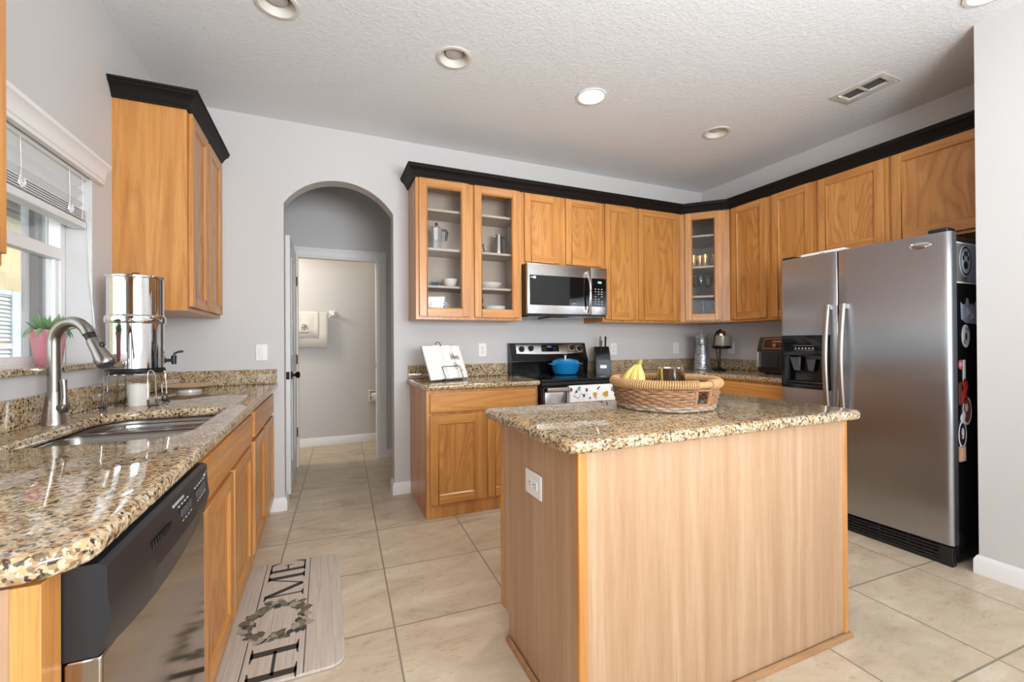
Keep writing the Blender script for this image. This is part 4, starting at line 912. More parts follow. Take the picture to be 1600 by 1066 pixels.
# water and ice dispenser
DD0, DD1, DZ0, DZ1 = 1.772, 2.104, .868, 1.232
dsp = MB(); dsp.merge(filled([rrect(DD0, DZ0, DD1, DZ1, .008), rrect(DD0 + .02, DZ0 + .03, DD1 - .03, DZ0 + .225, .012)], .012, .003, 2), Matrix(((0, 0, -1, FX + .006), (1, 0, 0, 0), (0, 1, 0, 0), (0, 0, 0, 1))))
dpn = part('dispenser', dsp, BLACKG, zdoor)
part('recess', MB().box(FX + .05, DD0 + .006, DZ0 + .006, FX + .0555, DD1 - .006, DZ1 - .006).box(FX + .006, DD0 + .012, DZ0 + .018, FX + .05, DD1 - .02, DZ0 + .026).box(FX + .006, DD0 + .012, DZ0 + .229, FX + .05, DD1 - .02, DZ0 + .236), BLACKG, dpn, smooth=False)
part('paddle', MB().prism([(1.885, DZ0 + .20), (1.945, DZ0 + .20), (1.93, DZ0 + .12), (1.90, DZ0 + .12)], FX + .018, FX + .03, 'x').prism([(1.985, DZ0 + .215), (2.06, DZ0 + .215), (2.03, DZ0 + .12), (1.99, DZ0 + .12)], FX + .016, FX + .03, 'x'), GREYP, dpn, bevel=.004)
part('drip_tray', MB().box(FX + .0, 1.81, DZ0 + .028, FX + .045, 2.075, DZ0 + .05), BLACKP, dpn, bevel=.01, seg=3)
for i in range(6): part('button', MB().cyl((FX - .0075, 1.885 + i * .023, DZ0 + .275), .0055, .003, 'x', 12), GREYMARK, dpn)
bb = MB().box(FX - .0066, 1.872, DZ0 + .262, FX - .006, 2.015, DZ0 + .2632).box(FX - .0066, 1.872, DZ0 + .293, FX - .006, 2.015, DZ0 + .2942)
part('marking', bb, GREYMARK, dpn)
gm = MB().box(FX + .012, FY_0 + .01, .0, FX + .066, FY_1 - .01, .022)
for i in range(4): gm.box(FX + .014 - .002 * (i % 2), FY_0 + .06, .026 + i * .019, FX + .03, FY_1 - .02, .037 + i * .019)
for i in range(7): gm.box(FX + .014, FY_0 + .06 + i * .138, .02, FX + .03, FY_0 + .066 + i * .138, .1)
gm.box(FX + .03, FY_0 + .01, .02, FX + .066, FY_1 - .01, .104).box(FX + .008, FY_0 + .004, 0, FX + .05, FY_0 + .06, .1)
part('toe_grille', gm, BLACKP, fr, bevel=.002)
part('hinge_cover', MB().box(FX + .015, FY_0 + .015, 1.769, FX + .10, FY_0 + .10, 1.792), BLACKP, fr, bevel=.008, seg=3); part('hinge_cover', MB().box(FX + .015, FY_1 - .10, 1.769, FX + .10, FY_1 - .015, 1.786), BLACKP, fr, bevel=.006, seg=3)
bdg = part('badge', MB().merge(MB().lathe([(.052, 0), (.050, .0025), (.042, .0035), (.001, .004)], (0, 0, 0), 40, sy=.36), Matrix.Translation((FX + .003, 1.315, 1.712)) @ Matrix.Rotation(-pi / 2, 4, 'Z') @ Matrix.Rotation(pi / 2, 4, 'X')), CHROME, fdoor, label='oval chrome badge')
part('writing', MB().merge(lettering('Whirlpool', .017), Matrix.Translation((FX - .0012, 1.315, 1.712)) @ Matrix.Rotation(-pi / 2, 4, 'Z') @ Matrix.Rotation(pi / 2, 4, 'X')), GREYP, bdg, smooth=False)
wb = thing('flat_box', 'flat white box lying on top of the refrigerator', 'box', (3.15, 1.85, 1.769))
part('lid', MB().box(3.04, 1.712, 1.769, 3.28, 1.985, 1.789), PLASTIC_W, wb, bevel=.002); part('label_mark', MB().box(3.0392, 1.83, 1.773, 3.0399, 1.862, 1.780), GREYMARK, wb)
# things stuck on the side of the refrigerator (all on its side face)
FS = FY_0 + .004
def onside(mb, x, z, lift=0.): return MB().merge(mb, Matrix(((1, 0, 0, x), (0, 0, -1, FS - .0003 - lift), (0, 1, 0, z), (0, 0, 0, 1))))
def disc(rx, rz, th=.0022, n=32): return filled([[(rx * cos(2 * pi * i / n), rz * sin(2 * pi * i / n)) for i in range(n)]], th)
def ringm(r0, r1, th=.0004, sz=1., n=32): return filled([[(r1 * cos(2 * pi * i / n), sz * r1 * sin(2 * pi * i / n)) for i in range(n)], [(r0 * cos(2 * pi * i / n), sz * r0 * sin(2 * pi * i / n)) for i in range(n)]], th)
PAP = plain('white_paper', (226, 226, 228), .6); GREYPH = plain('grey_green_photo', (112, 112, 104), .4, var=.35, vscale=18); PURP = plain('lilac_print', (170, 172, 200), .5, var=.1, vscale=14); INK = plain('black_ink', (26, 26, 28), .6); REDP = plain('red_print', (196, 52, 54), .5); PEACH = plain('peach_print', (226, 178, 146), .6, var=.2, vscale=60)
ph = thing('photo_card', 'large white-edged photo card on the refrigerator side', 'photo', (3.19, FS, 1.50))
part('paper', onside(filled([[(0, 0), (.25, 0), (.25, .22), (0, .22)]], .001), 3.07, 1.497), PAP, ph, smooth=False)
part('picture', onside(filled([[(.008, .008), (.12, .008), (.12, .212), (.008, .212)]], .0006), 3.07, 1.497, .001), GREYPH, ph, smooth=False)
part('picture', onside(filled([[(.12, .008), (.242, .008), (.242, .212), (.12, .212)]], .0006), 3.07, 1.497, .001), PURP, ph, smooth=False)
pp = thing('paw_magnet', 'round magnet with a paw print over the photo card', 'magnet', (3.165, FS, 1.55))
part('disc', onside(disc(.062, .085), 3.168, 1.618, .0018), plain('pale_blue_print', (186, 192, 206), .5), pp)
pw_ = onside(ringm(.050, .058, .0004, 1.37), 3.168, 1.618, .0041)
for x, z, rx, rz in ((0, -.018, .022, .022), (-.026, .012, .009, .014), (-.009, .03, .009, .015), (.011, .03, .009, .015), (.027, .012, .009, .014)): pw_.merge(onside(disc(rx, rz, .0004), 3.168 + x, 1.618 + z * 1.3, .0041))
part('paw_print', pw_, INK, pp)
pc = thing('torn_paper', 'torn lilac paper card pinned on the refrigerator side', 'paper', (3.21, FS, 1.28))
part('paper', onside(filled([[(0, .02), (.05, .0), (.18, -.005), (.2, .05), (.18, .10), (.165, .088), (.15, .118), (.13, .09), (.11, .108), (.09, .088), (.075, .13), (.06, .135), (.045, .1), (.01, .10), (-.005, .11)]], .0012), 3.125, 1.285), PURP, pc, smooth=False)
part('print', onside(filled([[(.05, .03), (.10, .06), (.055, .085)]], .0004).merge(filled([[(.09, .02), (.14, .03), (.12, .06)]], .0004)), 3.125, 1.285, .0014), PAP, pc, smooth=False)
ov = thing('oval_magnet', 'white oval magnet with letters and a dark leaf', 'magnet', (3.165, FS, 1.16))
part('disc', onside(disc(.04, .062), 3.168, 1.215), PAP, ov)
k = onside(disc(.010, .022, .0004, 12), 3.168, 1.213, .0024); 
for tx_, x, z in (('H', 3.182, 1.25), ('B', 3.152, 1.182)): k.merge(onside(lettering(tx_, .036), x, z, .0026))
part('print', k, INK, ov, smooth=False)
rd = thing('round_magnet', 'small round red magnet beside a white strip', 'magnet', (3.108, FS, 1.04))
part('disc', onside(disc(.018, .026), 3.110, 1.062), plain('pink_print', (206, 92, 100), .5), rd); part('print', onside(ringm(.006, .010, .0004), 3.110, 1.064, .0024), PAP, rd)
solo('magnet_strip', onside(filled([[(0, 0), (.022, 0), (.022, .115), (0, .115)]], .003), 3.136, .972), PAP, 'narrow upright white magnet strip on the refrigerator', 'magnet', smooth=False)
rm = thing('figure_magnet', 'red and brown cut-out magnet above the ringed magnet', 'magnet', (3.13, FS, .86))
part('shape', onside(filled([[(.02, .0), (.05, -.01), (.075, .02), (.07, .05), (.085, .085), (.07, .115), (.04, .13), (.03, .10), (.045, .07), (.02, .05)]], .003), 3.10, .86), REDP, rm, smooth=False); part('shape', onside(filled([[(-.01, .0), (.015, .0), (.02, .06), (.01, .12), (-.01, .11)]], .003), 3.10, .85), plain('brown_print', (92, 56, 44), .6), rm, smooth=False)
rg2 = thing('ring_magnet', 'oval magnet with a pale rim and red centre', 'magnet', (3.17, FS, .75))
part('disc', onside(disc(.046, .075), 3.172, .812), plain('red_brown_print', (140, 70, 60), .6), rg2); part('rim', onside(ringm(.040, .047, .001, 1.6), 3.172, .812, .002), PAP, rg2)
part('spot', onside(disc(.016, .022, .0005), 3.165, .83, .0024).merge(onside(disc(.018, .024, .0005), 3.135, .79, .0024)), PAP, rg2)
ov2 = thing('badge_magnet', 'black oval magnet with a white outline and white top', 'magnet', (3.11, FS, .62))
part('disc', onside(disc(.04, .072), 3.122, .69), INK, ov2); part('rim', onside(ringm(.035, .042, .001, 1.75), 3.122, .69, .002).merge(onside(disc(.022, .024, .001), 3.128, .775, 0)), PAP, ov2)
part('spot', onside(disc(.014, .03, .0005), 3.125, .695, .0024), PAP, ov2); part('spot', onside(disc(.006, .012, .0005), 3.112, .68, .003), REDP, ov2)
pb = thing('picture_magnet', 'small tilted picture magnet, lowest on the refrigerator side', 'magnet', (3.11, FS, .55))
part('block', MB().box(3.088, FS - .008, .548, 3.142, FS - .0003, .628), plain('cork_edge', (190, 150, 120), .7), pb); part('picture', onside(filled([[(.006, .006), (.048, .006), (.048, .074), (.006, .074)]], .0006), 3.088, .548, .008), PEACH, pb, smooth=False)

# ------------------------------------------------------------------ kitchen mat
def weathered():
    m, nt, b, N, L = newmat('weathered_plank_print'); tc = N.new('ShaderNodeTexCoord'); k = N.new('ShaderNodeMapping'); k.inputs['Scale'].default_value = (160, 3.5, 1); L.new(tc.outputs['Object'], k.inputs['Vector'])
    n = N.new('ShaderNodeTexNoise'); n.inputs['Scale'].default_value = 1; n.inputs['Detail'].default_value = 5; n.inputs['Distortion'].default_value = .4; L.new(k.outputs[0], n.inputs['Vector'])
    r = ramp(N, [(.25, lin((158, 146, 134))), (.42, lin((188, 176, 163))), (.7, lin((202, 191, 179)))]); L.new(n.outputs['Fac'], r.inputs[0]); L.new(r.outputs[0], b.inputs['Base Color']); b.inputs['Roughness'].default_value = .5; return m
MX0_, MX1_, MY0_, MY1_ = -.385, .067, 1.735, 2.662; MT = .013
mt = thing('kitchen_mat', 'grey plank print kitchen mat reading HOME with a leaf wreath', 'mat', (-.16, 2.2, .001))
part('pad', MB().merge(filled([rrect(MX0_, MY0_, MX1_, MY1_, .055)], MT, .005, 3), Matrix.Translation((0, 0, .001))), weathered(), mt)
MZ = .001 + MT
INKB = plain('mat_ink', (58, 54, 50), .6)
ln = MB()
for x in (-.283, -.076): ln.box(x - .0018, MY0_ + .004, MZ, x + .0018, MY1_ - .004, MZ + .0003)
def stroke(p0, p1, w_): # in letter space (u along reading, v up)
    d_ = Vector((p1[0] - p0[0], p1[1] - p0[1])).normalized() * w_ / 2
    return [(p0[0] - d_.y, p0[1] + d_.x), (p0[0] + d_.y, p0[1] - d_.x), (p1[0] + d_.y, p1[1] - d_.x), (p1[0] - d_.y, p1[1] + d_.x)]
def put(polys, y0, wd, x_base=-.098, ht=.165):
    k = MB()
    for p in polys: k.prism([(x_base - v * ht, y0 + u_ * wd) for u_, v in p], MZ, MZ + .0004, 'z')
    return k
def rect(u0, v0, u1, v1): return [(u0, v0), (u1, v0), (u1, v1), (u0, v1)]
def serif(u, v, wd, up): s_ = .055 if up else -.055; return [(u - wd / 2, v), (u + wd / 2, v), (u + wd / 2, v + s_ * .45), (u + wd * .2, v + s_), (u - wd * .2, v + s_), (u - wd / 2, v + s_ * .45)]
Hh = [rect(.13, 0, .27, 1), rect(.73, 0, .87, 1), rect(.2, .46, .8, .53)] + [serif(u_, v, .36, v == 0) for u_ in (.2, .8) for v in (0, 1)]
Mm = [rect(.10, 0, .145, 1), rect(.80, 0, .92, 1), stroke((.14, .97), (.49, .04), .12), stroke((.84, .97), (.49, .03), .04)] + [serif(.12, 0, .22, True), serif(.86, 0, .28, True), serif(.1, 1, .2, False), serif(.88, 1, .24, False)]
Ee = [rect(.16, 0, .34, 1), rect(.2, 0, .86, .05), rect(.2, .95, .84, 1), rect(.3, .48, .66, .53), [(.86, 0), (.97, .30), (.93, .30), (.76, .05)], [(.84, 1), (.92, .74), (.88, .74), (.74, .95)], rect(.62, .40, .67, .61)] + [serif(.25, 0, .42, True), serif(.25, 1, .42, False)]
part('plank_line', ln, INKB, mt, smooth=False); [part('letter', put(a_, b_, c_), INKB, mt, smooth=False) for a_, b_, c_ in ((Hh, 1.725, .225), (Mm, 2.285, .235), (Ee, 2.525, .14))]
wr = MB(); rnd = random.Random(11); wcx, wcy = -.19, 2.118
for i in range(120):
    a = rnd.uniform(0, 2 * pi); rr = rnd.uniform(.078, .115); L_ = rnd.uniform(.034, .058); wl = L_ * rnd.uniform(.22, .36)
    t_ = a + rnd.choice((-1, 1)) * rnd.uniform(.5, 1.5); x, y = wcx + rr * cos(a) * 1.0, wcy + rr * sin(a) * 1.12
    d_ = Vector((cos(t_), sin(t_))); n_ = Vector((-d_.y, d_.x))
    pts = [Vector((x, y)) + d_ * L_ * f + n_ * wl * s_ for f, s_ in ((0, 0), (.25, .8), (.55, 1), (.8, .6), (1, 0), (.8, -.6), (.55, -1), (.25, -.8))]
    z = MZ + .0004 + i * 1e-5
    wr.mat(i % 5).add([(p.x, p.y, z) for p in pts], [tuple(range(8))])
part('wreath', wr, [plain('leaf_dark', (62, 64, 58), .6), plain('leaf_grey', (92, 90, 80), .6), plain('leaf_sage', (116, 116, 98), .6), plain('leaf_brown', (112, 98, 82), .6), plain('leaf_pale', (164, 154, 138), .6)], mt, smooth=False)

# ------------------------------------------------------------------ cookbook on its stand
ang = R(25.5); T0 = Matrix.Translation((.855, 3.165, CT + .012)) @ Matrix.Rotation(ang, 4, 'Z')
lean = R(24)
def bk(u_, v, n_): return T0 @ Vector((u_, v * sin(lean) - n_ * cos(lean), v * cos(lean) + n_ * sin(lean)))
bs = thing('book_stand', 'thin black wire stand holding the open cookbook', 'stand', (.855, 3.165, CT))
wm = MB(); 
wm.tube([bk(-.03, .0, -.008), bk(-.03, .27, -.008), bk(-.03, .292, -.008), bk(-.018, .304, -.008), bk(.0, .304, -.008), bk(.012, .292, -.008), bk(.012, 0, -.008)], .003, 8)
wm.tube([bk(-.07, .085, .036), bk(-.07, -.006, .040), bk(-.07, -.006, -.012)], .0028, 8).tube([bk(.10, .085, .036), bk(.10, -.006, .040), bk(.10, -.006, -.012)], .0028, 8)
wm.tube([bk(-.07, .08, .036), bk(-.066, .088, .036), bk(.096, .088, .036), bk(.10, .08, .036)], .0028, 8)
bot = [T0 @ Vector((u_, y, -.0085)) for u_, y in ((-.07, -.03), (-.07, .13), (.10, .13), (.10, -.03))]
wm.tube(bot, .003, 8, True)
wm.tube([bk(-.03, .02, -.008), T0 @ Vector((-.03, .02, -.0085))], .003, 8).tube([bk(.012, .02, -.008), T0 @ Vector((.012, .02, -.0085))], .003, 8)
wm.tube([bk(-.009, .20, -.010), T0 @ Vector((-.009, .13, -.0085))], .003, 8)
part('wire_frame', wm, BLACKP, bs)
cb = thing('open_cookbook', 'open white cookbook leaning on a black wire stand', 'book', (.855, 3.165, CT + .012))
PAGE = plain('page_paper', (232, 229, 224), .7)
def page(sgn):
    rows = []; wd = .178
    for i in range(13):
        t = i / 12.; u_ = sgn * wd * t; n_ = .006 + .017 * sin(min(1, t * 1.7) * pi) ** .8 * (1 - .35 * t) if t < .6 else .006 + .017 * (1 - (t - .3) * 1.05) * .65
        rows.append((u_, max(.004, n_)))
    k = MB(); vs = []
    front = [[bk(u_, v, n_) for u_, n_ in rows] for v in (.0, .265)]
    back = [[bk(u_, v, 0) for u_, n_ in rows] for v in (.0, .265)]
    k.grid(front); k.grid(back[::-1]); k.grid([front[0], back[0]]); k.grid([front[1], back[1]])
    k.add([front[0][-1], front[1][-1], back[1][-1], back[0][-1]], [(0, 1, 2, 3)]); return k, rows
lp, rws = page(-1); part('page_block', lp, PAGE, cb); rp, rws = page(1); part('page_block', rp, PAGE, cb)
part('cover', MB().add([bk(u_, v, n_) for u_, v, n_ in ((-.183, -.004, -.0005), (.183, -.004, -.0005), (.183, .27, -.0005), (-.183, .27, -.0005), (-.183, -.004, -.004), (.183, -.004, -.004), (.183, .27, -.004), (-.183, .27, -.004))], [(0, 1, 2, 3), (7, 6, 5, 4), (0, 4, 5, 1), (1, 5, 6, 2), (2, 6, 7, 3), (3, 7, 4, 0)]), plain('grey_cover', (120, 118, 116), .6), cb, smooth=False)
def pn(u_): # page height at u (right page)
    for (a, na), (b_, nb_) in zip(rws, rws[1:]):
        if a <= u_ <= b_: return na + (nb_ - na) * (u_ - a) / (b_ - a)
    return rws[-1][1]
pr_ = MB()
def pq(u0, v0, u1, v1, mi): pr_.mat(mi).add([bk(u0, v0, pn(u0) + .0012), bk(u1, v0, pn(u1) + .0012), bk(u1, v1, pn(u1) + .0012), bk(u0, v1, pn(u0) + .0012)], [(0, 1, 2, 3)])
for i, (u0, v0, v1, mi) in enumerate(((.048, .145, .195, 0), (.060, .15, .185, 1), (.072, .152, .200, 0), (.084, .15, .19, 2), (.096, .148, .198, 1), (.108, .15, .18, 0), (.12, .145, .192, 2), (.132, .148, .176, 1))): pq(u0, v0, u0 + .007, v1, mi)
pq(.048, .166, .14, .170, 3)
for i in range(18):
    a = i * 2 * pi / 18; pq(.085 + .024 * cos(a) - .003, .098 + .024 * sin(a) - .003, .085 + .024 * cos(a) + .003, .098 + .024 * sin(a) + .003, 2)
pq(.078, .09, .094, .108, 3); pq(.115, .058, .145, .063, 2); pq(.12, .05, .14, .053, 2)
part('illustration', pr_, [plain('brick_ink', (150, 76, 62), .7), plain('rust_ink', (176, 108, 84), .7), plain('grey_ink', (120, 118, 118), .7), INK], cb, smooth=False)

# ------------------------------------------------------------------ knife block
kbx, kby = 2.345, 3.36; KT = Matrix.Translation((kbx, kby, CT)) @ Matrix.Rotation(R(-26), 4, 'Z')
kb_ = thing('knife_block', 'black knife block standing beside the stove', 'knife block', (kbx, kby, CT))
k = MB(); k.T = KT; k.prism([(-.085, 0), (.085, 0), (.085, .235), (.02, .238), (-.055, .17), (-.075, .12)], -.066, .066, 'x'); part('block', k, BLACKP, kb_, bevel=.003)
k = MB(); k.T = KT; k.prism([(-.092, 0), (-.084, 0), (-.0745, .119), (-.082, .119)], -.05, .062, 'x'); part('front_plate', k, plain('block_front', (50, 50, 54), .45), kb_, bevel=.001)
k = MB(); k.T = KT; k.prism([(-.0895, .045), (-.0885, .045), (-.0865, .072), (-.0875, .072)], -.028, .028, 'x'); part('label_plate', k, PLASTIC_W, kb_)
def knife(u_, v, ln_, tilt, mat, label, r=.0105):
    t = thing('kitchen_knife', label, 'knife', tuple(KT @ Vector((u_, v, .2))))
    k = MB(); k.T = KT @ Matrix.Translation((u_, v, .222)) @ Matrix.Rotation(tilt, 4, 'X'); k.tube([(0, 0, .0), (0, 0, .02), (0, .003, ln_ * .5), (0, .001, ln_ * .9), (0, 0, ln_)], [r * .8, r * .9, r, r * 1.15, r * .7], 12, flat=.6); part('handle', k, mat, t)
    k = MB(); k.T = KT @ Matrix.Translation((u_, v, .222)) @ Matrix.Rotation(tilt, 4, 'X'); k.box(-.0015, -.012, -.05, .0015, .012, .004); part('blade', k, SATIN, t)
knife(-.012, .035, .118, R(14), SATIN, 'steel-handled knife standing tallest in the knife block'); knife(-.004, .0, .075, R(14), BLACKP, 'short black-handled knife in the middle of the knife block', .008); knife(.036, .03, .112, R(12), BLACKP, 'long thick black-handled knife nearest the outlet in the block', .013)

# ------------------------------------------------------------------ pitcher, chrome appliance, air fryer
vx, vy = 3.462, 3.245
gp = thing('metal_pitcher', 'galvanized metal pitcher vase in the counter corner', 'pitcher', (vx, vy, CT))
prof = [(.080, 0), (.083, .004), (.083, .012), (.079, .018), (.074, .08), (.064, .17), (.053, .232), (.0515, .25), (.054, .252), (.0545, .262), (.052, .264), (.054, .30), (.063, .352), (.060, .352), (.050, .30), (.046, .25), (.001, .2)]
k = MB(); k.lathe(prof, (0, 0, 0), 48)
for i, (x, y, z) in enumerate(k.v):
    if z > .262:
        a = math.atan2(y, x); f = max(0, cos(a - R(190))) ** 4 * (z - .262) / .09; k.v[i] = (x * (1 + .45 * f), y * (1 + .45 * f), z + .02 * f)
part('vessel', MB().merge(k, Matrix.Translation((vx, vy, CT))), GALV, gp, angle=60)
hnd = MB(); hd_ = Vector((.98, .2, 0)); hnd.tube([(vx + hd_.x * r, vy + hd_.y * r, CT + z) for r, z in ((.055, .33), (.085, .335), (.10, .30), (.098, .22), (.085, .15), (.07, .12))], .006, 10, flat=.6); part('handle', hnd, GALV, gp)
SMOKE = plain('smoky_plastic', (186, 176, 160), .15); SMOKE.node_tree.nodes['Principled BSDF'].inputs['Transmission Weight'].default_value = .45
ax_, ay = 3.545, 3.085
ap = thing('lever_appliance', 'chrome and glass countertop appliance on a dark stem and round foot', 'appliance', (ax_, ay, CT))
DKM = plain('dark_bronze_metal', (48, 42, 40), .3, .8)
part('base', MB().lathe([(.062, 0), (.064, .006), (.058, .014), (.03, .022), (.014, .032), (.001, .034)], (ax_ - .03, ay, CT), 36), DKM, ap)
part('stem', MB().tube([(ax_ - .03, ay, CT + .02), (ax_ - .028, ay, CT + .12), (ax_ - .02, ay, CT + .22)], [.012, .008, .011], 14).tube([(ax_ - .055, ay - .01, CT + .03), (ax_ - .075, ay - .01, CT + .13), (ax_ - .075, ay, CT + .21)], .004, 8), DKM, ap)
part('bowl', MB().lathe([(.086, .232), (.088, .25), (.088, .33), (.084, .335), (.083, .33), (.083, .236)], (ax_, ay, CT), 44), SMOKE, ap)
part('bowl_base', MB().lathe([(.05, .205), (.086, .212), (.089, .22), (.089, .238), (.03, .24), (.001, .24)], (ax_, ay, CT), 44), DKM, ap)
part('core', MB().cyl((ax_ - .012, ay, CT + .238), .022, .105), CHROME, ap)
part('lid', MB().lathe([(.05, .335), (.046, .36), (.03, .38), (.001, .386)], (ax_ - .005, ay, CT), 32), CHROME, ap)
part('handle', MB().tube([(ax_ + .02, ay, CT + .368), (ax_ - .02, ay, CT + .392), (ax_ - .06, ay, CT + .372), (ax_ - .095, ay, CT + .32), (ax_ - .105, ay, CT + .25), (ax_ - .10, ay, CT + .215)], [.006, .008, .009, .009, .0085, .008], 12), DKM, ap)
AX, AY0, AY1, AZ1 = 3.40, 2.20, 2.60, CT + .312
af = thing('air_fryer', 'dark air fryer with a copper trimmed panel beside the refrigerator', 'air fryer', (AX + .16, 2.4, CT))
DKG = plain('dark_grey_shell', (44, 43, 44), .35)
part('shell', MB().merge(MB().prism([(AX + .03, .012), (AX + .012, .025), (AX, .06), (AX - .004, .21), (AX + .03, .312), (AX + .29, .312), (AX + .32, .25), (AX + .32, .012)], AY0, AY1, 'y'), Matrix.Translation((0, 0, CT))), DKG, af, bevel=.012, seg=3)
part('foot', MB().box(AX + .05, AY0 + .03, CT, AX + .28, AY1 - .03, CT + .013), BLACKP, af)
COP = plain('copper_trim', (206, 160, 104), .3, .9)
sl_ = .034 / .102
def afp(y0, y1, z0, z1, n_, th=.004):
    x = lambda z: AX - .004 + (z - .21) * sl_ - n_
    return MB().add([(x(z) + d_, y, CT + z) for d_ in (0, th) for y, z in ((y0, z0), (y1, z0), (y1, z1), (y0, z1))], [(0, 1, 2, 3), (7, 6, 5, 4), (0, 4, 5, 1), (1, 5, 6, 2), (2, 6, 7, 3), (3, 7, 4, 0)])
part('panel_trim', afp(AY0 + .04, AY1 - .055, .216, .300, .0035), COP, af, smooth=False)
ps = part('control_panel', afp(AY0 + .045, AY1 - .06, .221, .296, .0055), plain('bronze_glass', (46, 30, 24), .12), af, smooth=False)
part('dial', MB().cyl((AX - .004 + .03 * sl_ - .018, 2.435, CT + .245), .016, .014, 'x', 24), COP, ps); part('readout', afp(2.38, 2.47, .272, .280, .0068, .002), COP, ps, smooth=False)
for y0, y1 in ((2.41, AY1 - .012), (AY0 + .012, 2.395)):
    db = part('basket_drawer', MB().box(AX - .010, y0, CT + .055, AX + .03, y1, CT + .195), DKG, af, bevel=.006)
    part('handle', MB().box(AX - .05, y1 - .04 if y0 > 2.4 else y0 + .015, CT + .06, AX - .008, y1 - .018 if y0 > 2.4 else y0 + .037, CT + .188), plain('light_steel_grip', (196, 196, 194), .35, .6), db, bevel=.006, seg=3)

# ------------------------------------------------------------------ basket with fruit
bcx, bcy = 1.352, 1.475
WICK = plain('seagrass_wicker', (146, 108, 76), .7, var=.35, vscale=60, bump=.6, bscale=300); WICK_G = plain('grey_wicker', (160, 142, 122), .75, var=.25, vscale=80)
bkt = thing('wicker_basket', 'round woven basket with handle holes on the island', 'basket', (bcx, bcy, CT))
HA = (-pi / 2 + .02, pi / 2 + .02)
def in_handle(a, half): return any(abs((a - h + pi) % (2 * pi) - pi) < half for h in HA)
def brad(z): return .192 + .018 * min(1, z / .07)
wv = MB(); rnd = random.Random(2); nb_ = 44
for L_i in range(9):
    z = .010 + L_i * .0098; r0 = brad(z); seg = []; hole = .034 < z < .085
    m = 176; run = []
    for i in range(m + 1):
        a = 2 * pi * i / m
        if hole and in_handle(a, .17):
            if len(run) > 3: wv.mat(1 if L_i < 2 else 0).tube(run, .0058, 7)
            run = []; continue
        off = .0045 * cos(pi * (i * nb_ / m) + pi * (L_i % 2)); zz = z + .0018 * sin(a * 7 + L_i * 1.7)
        run.append((bcx + (r0 + off) * cos(a), bcy + (r0 + off) * sin(a), CT + zz))
    if len(run) > 3: wv.mat(1 if L_i < 2 else 0).tube(run, .0058, 7)
wv.mat(0)
for h in HA:
    for s_ in (-1, 1):
        a = h + s_ * .175; wv.tube([(bcx + brad(z) * cos(a), bcy + brad(z) * sin(a), CT + z) for z in (.03, .06, .095)], .009, 8)
part('woven_wall', wv, [WICK, WICK_G], bkt)
sk_ = MB()
for i in range(nb_):
    a = 2 * pi * (i + .5) / nb_
    if in_handle(a, .17): sk_.tube([(bcx + brad(z) * cos(a), bcy + brad(z) * sin(a), CT + z) for z in (.004, .03)], .0035, 6)
    else: sk_.tube([(bcx + brad(z) * cos(a), bcy + brad(z) * sin(a), CT + z) for z in (.004, .05, .105)], .0035, 6)
part('stake', sk_, WICK_G, bkt)
rim = MB(); n = 150
rim.tube([(bcx + .213 * cos(2 * pi * i / 96), bcy + .213 * sin(2 * pi * i / 96), CT + .110) for i in range(96)], .0135, 10, True)
for i in range(n):
    a = 2 * pi * i / n
    if in_handle(a, .13): continue
    c_ = Vector((cos(a), sin(a), 0)); q = Vector((-sin(a), cos(a), 0)); o_ = Vector((bcx, bcy, CT + .110)) + c_ * .213
    rim.tube([o_ + (c_ * cos(t) + Vector((0, 0, sin(t)))) * .0165 + q * (.0018 * sin(t)) for t in [2 * pi * j / 10 for j in range(10)]], .0042, 6, True)
part('rim', rim, plain('seagrass_wrap', (176, 136, 90), .7, var=.3, vscale=90), bkt, label='thick coiled rim')
part('bottom', MB().lathe([(.001, .002), (.188, .002), (.190, .008), (.001, .009)], (bcx, bcy, CT), 48), WICK_G, bkt)
BAN = plain('banana_yellow', (218, 190, 104), .45, var=.12, vscale=25); STM = plain('banana_stem', (150, 146, 62), .6)
bn0 = Vector((bcx - .080, bcy + .105, CT + .165))
bb_ = thing('banana_bunch', 'bunch of yellow bananas in the woven basket', 'fruit', (bn0.x, bn0.y, CT + .01))
rt = Vector((cos(YAW), sin(YAW), 0)); fw_ = Vector((-sin(YAW), cos(YAW), 0))
for i, (sp_, bk_, ln_) in enumerate(((-.95, .012, .155), (-.50, -.022, .165), (-.06, -.040, .17), (.38, -.030, .165), (.05, .03, .15))):
    pts = []
    for j in range(11):
        t = j / 10.; pts.append(bn0 + rt * (.022 - .01 * t + sp_ * (.008 + .084 * t ** .8) - .012 * sin(pi * t) * (1 if sp_ > 0 else -.4)) + fw_ * (bk_ * (.25 + 1.1 * t)) + Vector((0, 0, .012 - ln_ * t * (.86 + .14 * t))))
    part('banana', MB().tube(pts, [.0065, .0095, .0155, .019, .020, .020, .019, .017, .014, .010, .004], 8), BAN, bb_)
bn0 = bn0 + rt * .022
part('stem', MB().tube([bn0 + Vector((0, 0, .004)), bn0 + Vector((0, 0, .022)) + rt * .006, bn0 + Vector((0, 0, .036)) + rt * .010], [.013, .010, .011], 10), STM, bb_)
sbx, sby = bcx + .068, bcy + .035
solo('steel_bowl', MB().lathe([(.045, 0), (.055, .006), (.060, .03), (.061, .150), (.062, .154), (.0595, .154), (.057, .03), (.045, .010), (.001, .009)], (sbx, sby, CT + .0095), 48), plain('spun_steel', (198, 190, 178), .16, 1.), 'brushed steel canister bowl standing in the woven basket', 'bowl', loc=(sbx, sby, CT + .0095))
hx = bcx + .135 * cos(HA[0]); hyy = bcy + .135 * sin(HA[0])
